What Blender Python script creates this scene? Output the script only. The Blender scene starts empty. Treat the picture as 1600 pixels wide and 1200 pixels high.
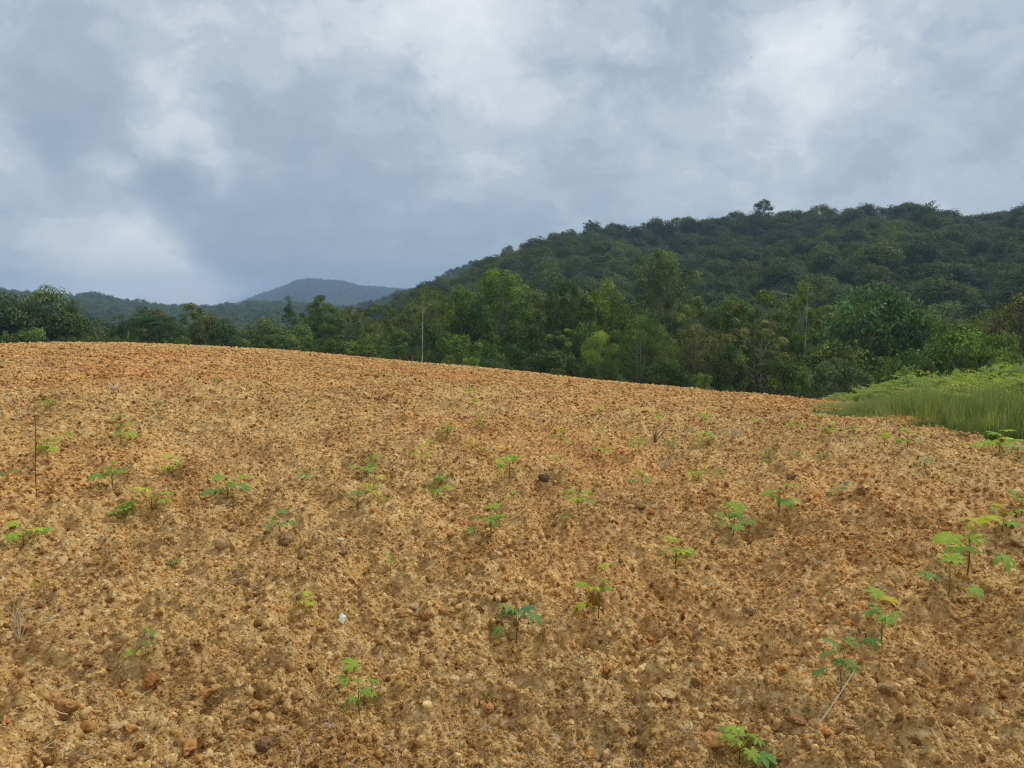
import bpy, math, random
import numpy as np
from mathutils import Vector, Matrix, Euler

R = math.radians
scene = bpy.context.scene
COL = scene.collection
PW, PH, F = 1600.0, 1200.0, 1209.0
EYE = 1.6
PITCH = math.atan(100 / F)

# ------------------------------------------------------------------ camera
cam_d = bpy.data.cameras.new('camera')
cam = bpy.data.objects.new('camera', cam_d)
COL.objects.link(cam)
cam.location = (0, 0, EYE)
cam.rotation_euler = (R(90) - PITCH, 0, 0)
cam_d.sensor_width = 36
cam_d.lens = 36 * F / PW
cam_d.clip_start = 0.05
cam_d.clip_end = 20000
scene.camera = cam

# ------------------------------------------------------------------ exposure, render settings
scene.view_settings.view_transform = 'Standard'
scene.view_settings.look = 'None'
scene.view_settings.gamma = 1
scene.view_settings.exposure = 0.4
scene.view_settings.use_curve_mapping = False
scene.render.engine = 'CYCLES'
cy = scene.cycles
cy.max_bounces = 6
cy.diffuse_bounces = 4
cy.glossy_bounces = 2
cy.transmission_bounces = 4
cy.volume_bounces = 1
cy.transparent_max_bounces = 4
cy.use_adaptive_sampling = False
cy.use_denoising = True
cy.denoising_prefilter = 'NONE'
cy.denoising_input_passes = 'RGB_ALBEDO_NORMAL'
cy.filter_width = 1.2

# ------------------------------------------------------------------ sun
SUN_EL, SUN_AZ = R(50), R(66)          # azimuth from +Y towards +X
sun_d = bpy.data.lights.new('sun', 'SUN')
sun = bpy.data.objects.new('sun', sun_d)
COL.objects.link(sun)
sun_d.energy = 1.5
sun_d.angle = R(10)
sun_d.color = (1.0, 0.95, 0.86)
sdir = Vector((math.sin(SUN_AZ) * math.cos(SUN_EL), math.cos(SUN_AZ) * math.cos(SUN_EL), math.sin(SUN_EL)))
sun.rotation_euler = (-sdir).to_track_quat('-Z', 'Y').to_euler()


def pix_dir(px, py):
    """direction through a point of the photograph"""
    x, y, z = (px - PW / 2) / F, -(py - PH / 2) / F, -1.0
    c, s = math.cos(PITCH), math.sin(PITCH)
    return Vector((x, c * -z + s * y, c * y - s * -z)).normalized()


# ------------------------------------------------------------------ world: overcast cloud deck over a sky texture
world = bpy.data.worlds.new('World')
scene.world = world
world.use_nodes = True


class NT:
    def __init__(self, nt):
        self.nt = nt

    def n(self, t, **kw):
        nd = self.nt.nodes.new(t)
        for k, v in kw.items():
            setattr(nd, k, v)
        return nd

    def link(self, a, b):
        self.nt.links.new(a, b)

    def _set(self, sock, v):
        if isinstance(v, (int, float, tuple, list)):
            sock.default_value = v
        else:
            self.link(v, sock)

    def m(self, op, a, b=None, c=None, clamp=False):
        nd = self.n('ShaderNodeMath', operation=op, use_clamp=clamp)
        self._set(nd.inputs[0], a)
        if b is not None:
            self._set(nd.inputs[1], b)
        if c is not None:
            self._set(nd.inputs[2], c)
        return nd.outputs[0]

    def v(self, op, a, b=None, scale=None):
        nd = self.n('ShaderNodeVectorMath', operation=op)
        self._set(nd.inputs[0], a)
        if b is not None:
            self._set(nd.inputs[1], b)
        if scale is not None:
            self._set(nd.inputs[3], scale)
        return nd.outputs['Value'] if op in ('DOT_PRODUCT', 'LENGTH') else nd.outputs[0]

    def noise(self, vec, scale, detail=4, rough=.55, dist=0.0, dims='3D', out=0):
        nd = self.n('ShaderNodeTexNoise', noise_dimensions=dims)
        if vec is not None:
            self.link(vec, nd.inputs['Vector'])
        nd.inputs['Scale'].default_value = scale
        nd.inputs['Detail'].default_value = detail
        nd.inputs['Roughness'].default_value = rough
        nd.inputs['Distortion'].default_value = dist
        return nd.outputs[out]

    def ramp(self, fac, stops):
        nd = self.n('ShaderNodeValToRGB')
        cr = nd.color_ramp
        while len(cr.elements) < len(stops):
            cr.elements.new(0.5)
        for e, (p, c) in zip(cr.elements, stops):
            e.position = p
            e.color = (*c, 1) if len(c) == 3 else c
        self.link(fac, nd.inputs[0])
        return nd.outputs[0]

    def mix(self, fac, a, b, mode='MIX'):
        nd = self.n('ShaderNodeMix', data_type='RGBA', blend_type=mode)
        self._set(nd.inputs[0], fac)
        for s, v in ((nd.inputs[6], a), (nd.inputs[7], b)):
            if isinstance(v, (tuple, list)):
                s.default_value = (*v, 1) if len(v) == 3 else v
            else:
                self.link(v, s)
        return nd.outputs[2]

    def mr(self, val, a, b, c=0., d=1.):
        nd = self.n('ShaderNodeMapRange')
        self.link(val, nd.inputs[0])
        for i, q in enumerate((a, b, c, d)):
            nd.inputs[i + 1].default_value = q
        return nd.outputs[0]


wt = NT(world.node_tree)
world.node_tree.nodes.clear()
tc = wt.n('ShaderNodeTexCoord')
D = tc.outputs['Generated']
sep = wt.n('ShaderNodeSeparateXYZ')
wt.link(D, sep.inputs[0])
zc = wt.m('ADD', wt.m('MAXIMUM', sep.outputs[2], 0.0), 0.16)
comb = wt.n('ShaderNodeCombineXYZ')
wt.link(wt.m('DIVIDE', sep.outputs[0], zc), comb.inputs[0])
wt.link(wt.m('DIVIDE', sep.outputs[1], zc), comb.inputs[1])
P = comb.outputs[0]
# the warp that breaks up the large patches
warpc = wt.noise(D, 3.0, 5, .6, 0, out=1)
warp = wt.v('SCALE', wt.v('SUBTRACT', warpc, (.5, .5, .5)), scale=0.30)
warp2c = wt.noise(D, 11.0, 4, .6, 0, out=1)
warp2 = wt.v('SCALE', wt.v('SUBTRACT', warp2c, (.5, .5, .5)), scale=0.07)
DW = wt.v('NORMALIZE', wt.v('ADD', wt.v('ADD', D, warp), warp2))
# large lighter and darker cloud masses (px, py, radius px, weight)
BLOBS = [
    (690, 25, 95, .46), (800, 20, 100, .26), (930, 10, 110, .22), (620, 110, 110, .14), (700, 170, 80, .10),
    (1290, 80, 75, .42), (1210, 130, 110, .22), (1110, 190, 110, .14), (1400, 40, 120, .12),
    (1250, 200, 90, .15), (1330, 240, 90, .10), (1520, 280, 120, .15), (1580, 240, 90, .10), (1100, 265, 120, .08),
    (325, 190, 60, .46), (270, 165, 60, .24), (400, 240, 45, .34), (235, 290, 45, .26), (180, 60, 90, .08), (420, 30, 90, .14), (500, 75, 60, .10),
    (20, 205, 45, .26), (110, 305, 55, .24), (50, 390, 120, .05),
    (265, 450, 62, .95), (180, 440, 85, .60), (340, 458, 55, .60), (60, 425, 80, .28), (560, 415, 120, .05),
    (360, 300, 60, -.24), (140, 255, 85, -.22), (330, 270, 40, -.12), (590, 200, 120, -.09), (480, 120, 100, -.06), (240, 80, 90, -.05),
    (850, 140, 100, -.10), (950, 180, 110, -.12), (1080, 60, 90, -.14), (1010, 110, 95, -.12), (840, 270, 140, -.06), (1180, 20, 80, -.10),
    (600, 410, 140, -.18), (480, 415, 120, -.14), (300, 400, 120, -.10), (760, 385, 110, -.08), (640, 330, 120, -.05), (440, 330, 120, -.06),
    (1580, 60, 90, -.16), (1500, 150, 110, -.12), (1420, 210, 100, -.08), (1300, 260, 70, -.08),
    (60, 60, 130, -.05),
]
acc = None
for (bx_, by_, br, bw) in BLOBS:
    v = pix_dir(bx_, by_)
    k = 1.0 / (1 - math.cos(br / F))
    dt = wt.v('DOT_PRODUCT', DW, tuple(v))
    g = wt.m('MULTIPLY', wt.m('EXPONENT', wt.m('MULTIPLY', wt.m('SUBTRACT', dt, 1.0), k)), bw * .58)
    acc = g if acc is None else wt.m('ADD', acc, g)
# cloud texture: stretched layers, billows
rotm = wt.n('ShaderNodeMapping')
wt.link(P, rotm.inputs[0])
rotm.inputs['Rotation'].default_value = (0, 0, R(28))
rotm.inputs['Scale'].default_value = (.55, 1.0, 1)
n1 = wt.noise(rotm.outputs[0], .9, 8, .56, .3)
flat_ = wt.v('MULTIPLY', wt.v('ADD', D, warp2), (1.0, 1.0, 1.8))
n2 = wt.noise(flat_, 3.6, 13, .63, .25)
n3 = wt.noise(flat_, 9.0, 12, .66, .2)
# billowed edges of the lower cumulus
vb = wt.n('ShaderNodeTexVoronoi', feature='SMOOTH_F1')
vb.inputs['Scale'].default_value = 9.0
vb.inputs['Detail'].default_value = 3.0
vb.inputs['Smoothness'].default_value = .6
vb.inputs['Roughness'].default_value = .55
wt.link(wt.v('ADD', flat_, wt.v('SCALE', wt.v('SUBTRACT', warp2c, (.5, .5, .5)), scale=.08)), vb.inputs['Vector'])
bill = wt.m('SUBTRACT', .45, vb.outputs['Distance'])
tex = wt.m('ADD', wt.m('ADD', wt.m('MULTIPLY', wt.m('SUBTRACT', n1, .5), .60), wt.m('MULTIPLY', wt.m('SUBTRACT', n2, .5), .66)),
           wt.m('ADD', wt.m('MULTIPLY', wt.m('SUBTRACT', n3, .5), .50), wt.m('MULTIPLY', bill, .16)))
# overcast decks are lighter overhead than at the horizon
grad = wt.m('MULTIPLY', wt.m('MAXIMUM', sep.outputs[2], 0.0), .22)
val = wt.m('ADD', wt.m('ADD', wt.m('ADD', acc, tex), grad), .60)
edge = wt.m('ADD', val, wt.m('ADD', wt.m('MULTIPLY', wt.m('SUBTRACT', n3, .5), .35), wt.m('MULTIPLY', bill, .12)))
val = wt.m('ADD', wt.m('ADD', wt.m('MULTIPLY', val, .80), -.02), wt.m('ADD', wt.m('MULTIPLY', wt.mr(edge, .44, .51), .055), wt.m('MULTIPLY', wt.mr(edge, .61, .69), .085)))
ccol = wt.ramp(val, [(0.0, (.215, .265, .330)), (.30, (.300, .358, .428)), (.50, (.395, .452, .515)), (.70, (.505, .550, .595)), (.88, (.635, .665, .692)), (1.0, (.73, .75, .77))])
sky = wt.n('ShaderNodeTexSky', sky_type='NISHITA')
sky.sun_disc = False
sky.sun_elevation = SUN_EL
sky.sun_rotation = SUN_AZ
BG = 0.1
cl10 = wt.mix(1.0, ccol, (1 / BG, 1 / BG, 1 / BG), 'MULTIPLY')
cl10.node.clamp_result = False
full = wt.mix(0.95, sky.outputs[0], cl10)
bg = wt.n('ShaderNodeBackground')
wt.link(full, bg.inputs[0])
bg.inputs[1].default_value = BG
wo = wt.n('ShaderNodeOutputWorld')
wt.link(bg.outputs[0], wo.inputs[0])
world.cycles.sampling_method = 'MANUAL'
world.cycles.sample_map_resolution = 512

# ------------------------------------------------------------------ numpy noise
def _h(ix, iy, seed):
    a = (ix.astype(np.int64) * 374761393 + iy.astype(np.int64) * 668265263 + seed * 1442695041) & 0xFFFFFFFF
    a = ((a ^ (a >> 13)) * 1274126177) & 0xFFFFFFFF
    a = ((a ^ (a >> 16)) * 2246822519) & 0xFFFFFFFF
    a = a ^ (a >> 15)
    return (a & 0xFFFFFF) / float(0x1000000)


def vnoise(x, y, seed=0):
    ix, iy = np.floor(x), np.floor(y)
    fx, fy = x - ix, y - iy
    fx, fy = fx * fx * (3 - 2 * fx), fy * fy * (3 - 2 * fy)
    a, b = _h(ix, iy, seed), _h(ix + 1, iy, seed)
    c, d = _h(ix, iy + 1, seed), _h(ix + 1, iy + 1, seed)
    return (a + (b - a) * fx) * (1 - fy) + (c + (d - c) * fx) * fy - .5


def fbm(x, y, sc, octv, seed=0, gain=.5):
    t, a = 0, 1.0
    for o in range(octv):
        t = t + a * vnoise(x / sc + 17.3 * o, y / sc - 9.1 * o, seed + o)
        sc *= .5
        a *= gain
    return t


def domes(x, y, cell, seed, prob=1.0, flat=.8):
    """rounded clods: the highest of the random domes that cover a point"""
    gx, gy = x / cell, y / cell
    ix, iy = np.floor(gx), np.floor(gy)
    best = np.zeros_like(x)
    for dx in (-1, 0, 1):
        for dy in (-1, 0, 1):
            cx, cyy = ix + dx, iy + dy
            px = cx + .15 + .7 * _h(cx, cyy, seed)
            py = cyy + .15 + .7 * _h(cx, cyy, seed + 1)
            rr = .30 + .55 * _h(cx, cyy, seed + 2) ** 1.5
            on = _h(cx, cyy, seed + 3) < prob
            d2 = ((gx - px) ** 2 + (gy - py) ** 2) / rr ** 2
            h = np.where(on & (d2 < 1), rr * np.sqrt(np.maximum(0, 1 - d2)), 0)
            best = np.maximum(best, h)
    return best * cell * flat


# ------------------------------------------------------------------ terrain
def az_e(px, py):
    d = pix_dir(px, py)
    return math.atan2(d.x, d.y), d.z / math.hypot(d.x, d.y)


CREST = [(-200, 541, 46), (0, 539, 46), (200, 538, 46), (350, 544, 45), (480, 553, 44), (600, 564, 42), (800, 581, 40), (1000, 603, 36),
         (1200, 622, 31), (1320, 633, 28), (1400, 641, 27), (1600, 655, 27), (1800, 668, 27)]
_az, _e, _r = [], [], []
for (a, b, c) in CREST:
    q, w = az_e(a, b)
    _az.append(q); _e.append(w); _r.append(c)
_az = [-math.pi, -1.6] + _az + [1.6, math.pi]
_e = [-.05, -.045] + _e + [-.10, -.05]
_r = [40, 44] + _r + [30, 40]
ZV = -7.0


def z_base(x, y):
    x, y = np.asarray(x, float), np.asarray(y, float)
    r = np.hypot(x, y) + 1e-6
    a = np.arctan2(x, y)
    e = np.interp(a, _az, _e)
    rc = np.interp(a, _az, _r)
    t = r / rc
    z1 = e * r + EYE * (1 - (1 - t) ** 2)
    u = r - rc
    z2 = e * rc + EYE + e * u - .0045 * u ** 2
    z = np.where(t < 1, z1, z2)
    k = .8
    d = np.clip((z - ZV) / k, -30, 30)
    return ZV + k * np.log1p(np.exp(d))


def zb(x, y):
    return float(z_base(np.array([x]), np.array([y]))[0])


DA = 0.0024
def res(r):
    return np.maximum(r * DA, r * .0024 * (1 + r / 12))


def z_field(x, y):
    """ploughed surface: undulations, clods and crumbs on the base terrain"""
    x, y = np.asarray(x, float), np.asarray(y, float)
    r = np.hypot(x, y) + 1e-6
    rs = res(r)
    lod = lambda lam: np.clip((lam / rs - 2.0) / 2.0, 0, 1)
    edge = np.clip((62 - r) / 12, 0, 1)
    wx = x + .05 * vnoise(x / .11, y / .11, 71) + .02 * vnoise(x / .04, y / .04, 72)
    wy = y + .05 * vnoise(x / .11, y / .11, 73) + .02 * vnoise(x / .04, y / .04, 74)
    z = z_base(x, y)
    z = z + .10 * fbm(x, y, 3.2, 2, 5) * edge
    z = z + .19 * fbm(x * .55, y * 1.5, .8, 2, 9) * lod(.8)
    z = z + .15 * fbm(x, y, .30, 4, 13, .62) * lod(.3)
    patch = np.clip(fbm(x, y, 1.6, 2, 21) * 1.6 + .55, 0.15, 1)
    z = z + .60 * domes(wx, wy, .24, 31, .22) * lod(.24) * patch
    z = z + .85 * domes(wx + 3.3, wy + 1.1, .10, 35, .45) * lod(.10) * (.4 + .6 * patch)
    z = z + .9 * domes(wx, wy, .055, 39, .75) * lod(.05)
    z = z + .8 * domes(x, y, .026, 43, .8) * lod(.024)
    z = z + .022 * vnoise(x / .035, y / .035, 51) * lod(.03) + .020 * vnoise(x / .017, y / .017, 52) * lod(.016)
    return z


def zf(x, y):
    return float(z_field(np.array([x]), np.array([y]))[0])


def ground_hit(px, py, rmax=70):
    """where the line of sight through a point of the photograph meets the base terrain"""
    a, e = az_e(px, py)
    rs = np.geomspace(1.5, rmax, 1500)
    xs, ys = rs * math.sin(a), rs * math.cos(a)
    s = (z_base(xs, ys) - EYE) / rs
    i = np.argmax(s >= e) if (s >= e).any() else int(np.argmax(s))
    return xs[i], ys[i], rs[i]


def soil_hit(px, py, rmax=60):
    """the same on the ploughed surface itself, so that things stand on what is seen there"""
    a, e = az_e(px, py)
    rs = np.geomspace(1.7, rmax, 1800)
    xs, ys = rs * math.sin(a), rs * math.cos(a)
    s = (z_field(xs, ys) - EYE) / rs
    i = int(np.argmax(s >= e)) if (s >= e).any() else int(np.argmax(s))
    return xs[i], ys[i], rs[i]


# ------------------------------------------------------------------ mesh and object helpers
def mesh_np(name, verts, faces, mat=None, smooth=False):
    """faces: array (n,3) or (n,4) or a list of such arrays"""
    me = bpy.data.meshes.new(name)
    verts = np.asarray(verts, np.float32)
    if not isinstance(faces, list):
        faces = [faces]
    faces = [np.asarray(f, np.int32) for f in faces if len(f)]
    me.vertices.add(len(verts))
    me.vertices.foreach_set('co', verts.ravel())
    loops = np.concatenate([f.ravel() for f in faces])
    tot = np.concatenate([np.full(len(f), f.shape[1], np.int32) for f in faces])
    me.loops.add(len(loops))
    me.loops.foreach_set('vertex_index', loops)
    me.polygons.add(len(tot))
    me.polygons.foreach_set('loop_start', np.concatenate([[0], np.cumsum(tot)[:-1]]).astype(np.int32))
    me.polygons.foreach_set('loop_total', tot)
    if smooth:
        me.polygons.foreach_set('use_smooth', np.ones(len(tot), bool))
    me.update(calc_edges=True)
    me.validate()
    if mat:
        me.materials.append(mat)
    return me


def add_attr(me, name, typ, data):
    at = me.attributes.new(name, typ, 'POINT')
    key = 'value' if typ in ('FLOAT', 'INT') else 'vector'
    at.data.foreach_set(key, np.asarray(data).ravel())


def link_obj(name, me, parent=None, loc=(0, 0, 0), color=None, kind=None, rot=None, scale=None):
    o = bpy.data.objects.new(name, me)
    COL.objects.link(o)
    if parent:
        o.parent = parent
    o.location = loc
    if rot is not None:
        o.rotation_euler = rot
    if scale is not None:
        o.scale = scale
    if color:
        o.color = (*color, 1)
    if kind:
        o['kind'] = kind
    return o


def tag(o, label, cat, group=None):
    o['label'] = label
    o['category'] = cat
    if group:
        o['group'] = group
    return o


def thing(name, label, cat, loc, rz=0, scale=(1, 1, 1), group=None):
    o = bpy.data.objects.new(name, None)
    COL.objects.link(o)
    o.empty_display_size = .2
    o.location = loc
    o.rotation_euler = (0, 0, rz)
    o.scale = scale
    return tag(o, label, cat, group)


def tube(pts, rads, sides=6):
    """arrays for a tapered tube along pts"""
    pts = [Vector(p) for p in pts]
    vs, fs = [], []
    for i, p in enumerate(pts):
        t = (pts[min(i + 1, len(pts) - 1)] - pts[max(i - 1, 0)]).normalized()
        up = Vector((0, 0, 1)) if abs(t.z) < .9 else Vector((1, 0, 0))
        a = t.cross(up).normalized()
        b = t.cross(a).normalized()
        for k in range(sides):
            w = 2 * math.pi * k / sides
            vs.append(p + (a * math.cos(w) + b * math.sin(w)) * rads[i])
    for i in range(len(pts) - 1):
        for k in range(sides):
            k2 = (k + 1) % sides
            fs.append((i * sides + k, i * sides + k2, (i + 1) * sides + k2, (i + 1) * sides + k))
    return [tuple(v) for v in vs], fs


class Acc:
    """collects vertices and faces of one mesh"""
    def __init__(self):
        self.v, self.q, self.t = [], [], []

    def add(self, vs, fs):
        o = len(self.v)
        self.v += list(vs)
        for f in fs:
            f = tuple(i + o for i in f)
            (self.q if len(f) == 4 else self.t).append(f)

    def mesh(self, name, mat, smooth=True):
        fl = []
        if self.q:
            fl.append(np.array(self.q))
        if self.t:
            fl.append(np.array(self.t))
        return mesh_np(name, np.array(self.v), fl, mat, smooth)


# ------------------------------------------------------------------ materials
def mat_new(name):
    m = bpy.data.materials.new(name)
    m.use_nodes = True
    nt = NT(m.node_tree)
    m.node_tree.nodes.clear()
    out = nt.n('ShaderNodeOutputMaterial')
    return m, nt, out


def principled(nt, col, rough=.9, spec=.2, normal=None):
    b = nt.n('ShaderNodeBsdfPrincipled')
    nt._set(b.inputs['Base Color'], (*col, 1) if isinstance(col, tuple) and len(col) == 3 else col)
    nt._set(b.inputs['Roughness'], rough)
    b.inputs['Specular IOR Level'].default_value = spec
    if normal is not None:
        nt.link(normal, b.inputs['Normal'])
    return b


def bump(nt, h, dist, strength=1.0):
    b = nt.n('ShaderNodeBump')
    b.inputs['Distance'].default_value = dist
    b.inputs['Strength'].default_value = strength
    nt.link(h, b.inputs['Height'])
    return b.outputs[0]


def soil_colour(nt, pos, rnd=None):
    big = nt.noise(pos, .16, 3, .5)
    mid = nt.noise(pos, 1.7, 4, .6)
    fine = nt.noise(pos, 26, 5, .65)
    grit = nt.noise(pos, 110, 2, .6)
    base = nt.ramp(fine, [(.25, (.220, .105, .032)), (.41, (.520, .310, .108)), (.55, (.720, .485, .195)), (.68, (.94, .74, .40))])
    dark = nt.ramp(mid, [(.30, (.74, .62, .50)), (.50, (.97, .94, .90)), (.66, (1.10, 1.08, 1.02))])
    c = nt.mix(1.0, base, dark, 'MULTIPLY')
    red = nt.mr(big, .46, .66, 0, .55)
    c = nt.mix(red, c, nt.mix(1.0, c, (1.10, .80, .66), 'MULTIPLY'))
    straw = nt.mr(nt.noise(pos, .45, 3, .6), .52, .68, 0, .35)
    c = nt.mix(straw, c, nt.mix(1.0, c, (.98, 1.0, 1.06), 'MULTIPLY'))
    sp = nt.mr(grit, .62, .74, 0, .5)
    c = nt.mix(sp, c, (.78, .62, .40))
    dk = nt.mr(grit, .40, .28, 0, .28)
    c = nt.mix(dk, c, (.20, .10, .04))
    return c


M = {}
# ploughed soil
m, nt, out = mat_new('soil')
geo = nt.n('ShaderNodeNewGeometry')
pos = geo.outputs['Position']
col = soil_colour(nt, pos)
# the far middle of the field is redder, freshly turned earth
sp_ = nt.n('ShaderNodeSeparateXYZ'); nt.link(pos, sp_.inputs[0])
dx = nt.m('SUBTRACT', sp_.outputs[0], 9.0); dy = nt.m('SUBTRACT', sp_.outputs[1], 30.0)
rr = nt.m('SQRT', nt.m('ADD', nt.m('POWER', nt.m('ABSOLUTE', nt.m('MULTIPLY', dx, .8)), 2.0), nt.m('POWER', nt.m('ABSOLUTE', dy), 2.0)))
rr = nt.m('ADD', rr, nt.m('MULTIPLY', nt.m('SUBTRACT', nt.noise(pos, .35, 4, .6), .5), 12.0))
redm = nt.mr(rr, 15.0, 5.0, 0, .6)
col = nt.mix(redm, col, nt.mix(1.0, col, (1.16, .86, .74), 'MULTIPLY'))
hb = nt.m('ADD', nt.noise(pos, 60, 6, .7), nt.m('MULTIPLY', nt.noise(pos, 14, 4, .6), 1.6))
vor = nt.n('ShaderNodeTexVoronoi'); vor.inputs['Scale'].default_value = 48; nt.link(pos, vor.inputs['Vector'])
hb = nt.m('SUBTRACT', hb, nt.m('MULTIPLY', vor.outputs[0], .8))
b = principled(nt, col, .95, .12, bump(nt, hb, .014, 1.0))
nt.link(b.outputs[0], out.inputs[0])
M['soil'] = m

# loose clods and crumbs
m, nt, out = mat_new('clod')
oi = nt.n('ShaderNodeObjectInfo')
geo = nt.n('ShaderNodeNewGeometry')
pos = geo.outputs['Position']
col = soil_colour(nt, pos)
tint = nt.ramp(oi.outputs['Random'], [(0.0, (.34, .27, .22)), (.14, (.70, .62, .55)), (.40, (1.0, .97, .93)), (.72, (1.12, 1.10, 1.05)), (.93, (1.25, 1.25, 1.25)), (.98, (1.08, .86, .68)), (1.0, (1.10, .74, .48))])
tint.node.color_ramp.interpolation = 'LINEAR'
col = nt.mix(1.0, col, tint, 'MULTIPLY')
b = principled(nt, col, .95, .12, bump(nt, nt.noise(pos, 150, 5, .7), .006, 1.0))
nt.link(b.outputs[0], out.inputs[0])
M['clod'] = m

# single larger lumps of earth: own colour from the object
m, nt, out = mat_new('lump')
oi = nt.n('ShaderNodeObjectInfo')
geo = nt.n('ShaderNodeNewGeometry')
pos = geo.outputs['Position']
f = nt.noise(pos, 45, 6, .65)
k = nt.ramp(f, [(.30, (.55, .5, .45)), (.5, (1, 1, 1)), (.72, (1.35, 1.3, 1.2))])
col = nt.mix(1.0, oi.outputs['Color'], k, 'MULTIPLY')
b = principled(nt, col, .92, .15, bump(nt, nt.noise(pos, 90, 6, .7), .01, 1.0))
nt.link(b.outputs[0], out.inputs[0])
M['lump'] = m


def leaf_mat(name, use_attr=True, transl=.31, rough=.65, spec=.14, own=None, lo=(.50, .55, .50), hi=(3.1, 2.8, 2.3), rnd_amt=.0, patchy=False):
    m, nt, out = mat_new(name)
    oi = nt.n('ShaderNodeObjectInfo')
    base = oi.outputs['Color'] if own is None else None
    if own is not None:
        rgb = nt.n('ShaderNodeRGB'); rgb.outputs[0].default_value = (*own, 1); base = rgb.outputs[0]
    if use_attr:
        at = nt.n('ShaderNodeAttribute', attribute_name='tone')
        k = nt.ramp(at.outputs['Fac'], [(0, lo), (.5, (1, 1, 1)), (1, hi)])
        base = nt.mix(1.0, base, k, 'MULTIPLY')
    if rnd_amt:
        k2 = nt.ramp(oi.outputs['Random'], [(0, (.55, .62, .62)), (.3, (.85, .9, .85)), (.6, (1.1, 1.05, .9)), (.85, (1.45, 1.25, .9)), (.95, (1.5, 1.45, 1.1)), (1, (1.7, 1.3, .9))])
        base = nt.mix(rnd_amt, base, nt.mix(1.0, base, k2, 'MULTIPLY'))
    if patchy:
        # stands of different kinds of tree across the slope
        g_ = nt.n('ShaderNodeNewGeometry')
        k3 = nt.ramp(nt.noise(g_.outputs['Position'], .016, 3, .6), [(.34, (.62, .72, .85)), (.5, (1, 1, 1)), (.66, (1.30, 1.22, .92))])
        base = nt.mix(1.0, base, k3, 'MULTIPLY')
    b = principled(nt, base, rough, spec)
    tr = nt.n('ShaderNodeBsdfTranslucent')
    nt.link(nt.mix(1.0, base, (1.25, 1.5, .6), 'MULTIPLY'), tr.inputs[0])
    mx = nt.n('ShaderNodeMixShader')
    mx.inputs[0].default_value = transl
    nt.link(b.outputs[0], mx.inputs[1]); nt.link(tr.outputs[0], mx.inputs[2])
    nt.link(mx.outputs[0], out.inputs[0])
    return m


M['leaf'] = leaf_mat('tree_leaves')  # high tones paint sunlit treetops and leaf highlights into the colour
M['hill_leaf'] = leaf_mat('hill_leaves', own=(.084, .118, .042), rnd_amt=1.0, hi=(1.7, 1.6, 1.4), patchy=True)
M['far_leaf'] = leaf_mat('far_leaves', own=(.095, .145, .062), rnd_amt=.8, hi=(1.6, 1.5, 1.4))
M['mount_leaf'] = leaf_mat('mountain_leaves', own=(.016, .030, .022), rnd_amt=.3, hi=(1.3, 1.3, 1.3))
M['crop_leaf'] = leaf_mat('crop_leaves', transl=.35, spec=.3, lo=(.7, .75, .7), hi=(1.4, 1.3, 1.1))
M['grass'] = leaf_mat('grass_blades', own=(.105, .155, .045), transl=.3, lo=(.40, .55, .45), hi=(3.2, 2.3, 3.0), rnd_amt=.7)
M['weed'] = leaf_mat('weed_leaves', own=(.13, .22, .05), transl=.3)
M['straw'] = leaf_mat('straw', own=(.55, .44, .28), transl=.0, rough=.8, lo=(.35, .30, .26), hi=(1.35, 1.35, 1.35))

m, nt, out = mat_new('bark')
oi = nt.n('ShaderNodeObjectInfo')
geo = nt.n('ShaderNodeNewGeometry')
f = nt.noise(geo.outputs['Position'], 3.0, 5, .7)
k = nt.ramp(f, [(.3, (.45, .45, .45)), (.55, (1, 1, 1)), (.75, (1.4, 1.35, 1.25))])
b = principled(nt, nt.mix(1.0, oi.outputs['Color'], k, 'MULTIPLY'), .9, .15, bump(nt, f, .02))
nt.link(b.outputs[0], out.inputs[0])
M['bark'] = m


def simple(name, c, rough=.8, nscale=5., amt=.3, spec=.2):
    m, nt, out = mat_new(name)
    geo = nt.n('ShaderNodeNewGeometry')
    f = nt.noise(geo.outputs['Position'], nscale, 5, .6)
    k = nt.ramp(f, [(.3, (1 - amt,) * 3), (.7, (1 + amt,) * 3)])
    rgb = nt.n('ShaderNodeRGB'); rgb.outputs[0].default_value = (*c, 1)
    b = principled(nt, nt.mix(1.0, rgb.outputs[0], k, 'MULTIPLY'), rough, spec)
    nt.link(b.outputs[0], out.inputs[0])
    return m


M['valley'] = simple('valley_floor', (.045, .065, .022), .95, .4, .5)
M['hill'] = simple('hill_floor', (.018, .028, .012), .95, .05, .4)
M['far_hill'] = simple('far_hill_floor', (.035, .052, .022), .95, .01, .4)
M['white'] = simple('white_plastic', (.80, .84, .82), .35, 40, .06, .5)
M['pale_root'] = simple('pale_root', (.64, .52, .34), .8, 60, .3)
M['bird'] = simple('dark_feathers', (.03, .03, .035), .7, 8, .2)

# ------------------------------------------------------------------ the field
nd = 671
dense = np.linspace(-R(46), R(46), nd)
coarse_r = np.linspace(R(46), R(180), 70)[1:]
angs = np.concatenate([-coarse_r[::-1], dense, coarse_r])
rr_ = [.02, .3, .6, .9, 1.2, 1.5, 1.65, 1.75]
r = 1.8
while r < 66:
    rr_.append(r)
    r += r * .0024 * (1 + r / 12)
rad = np.array(rr_)
A, RR = np.meshgrid(angs, rad)
X, Y = RR * np.sin(A), RR * np.cos(A)
fade = (np.abs(A) < R(46.5)).astype(float)
xf, yf = X.ravel(), Y.ravel()
Z = z_field(xf, yf) * fade.ravel() + (z_base(xf, yf) + .06) * (1 - fade.ravel())
nr, nc = A.shape
idx = np.arange(nr * nc).reshape(nr, nc)
q = np.stack([idx[:-1, :-1], idx[1:, :-1], idx[1:, 1:], idx[:-1, 1:]], -1).reshape(-1, 4)
q = q[:, ::-1]
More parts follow.
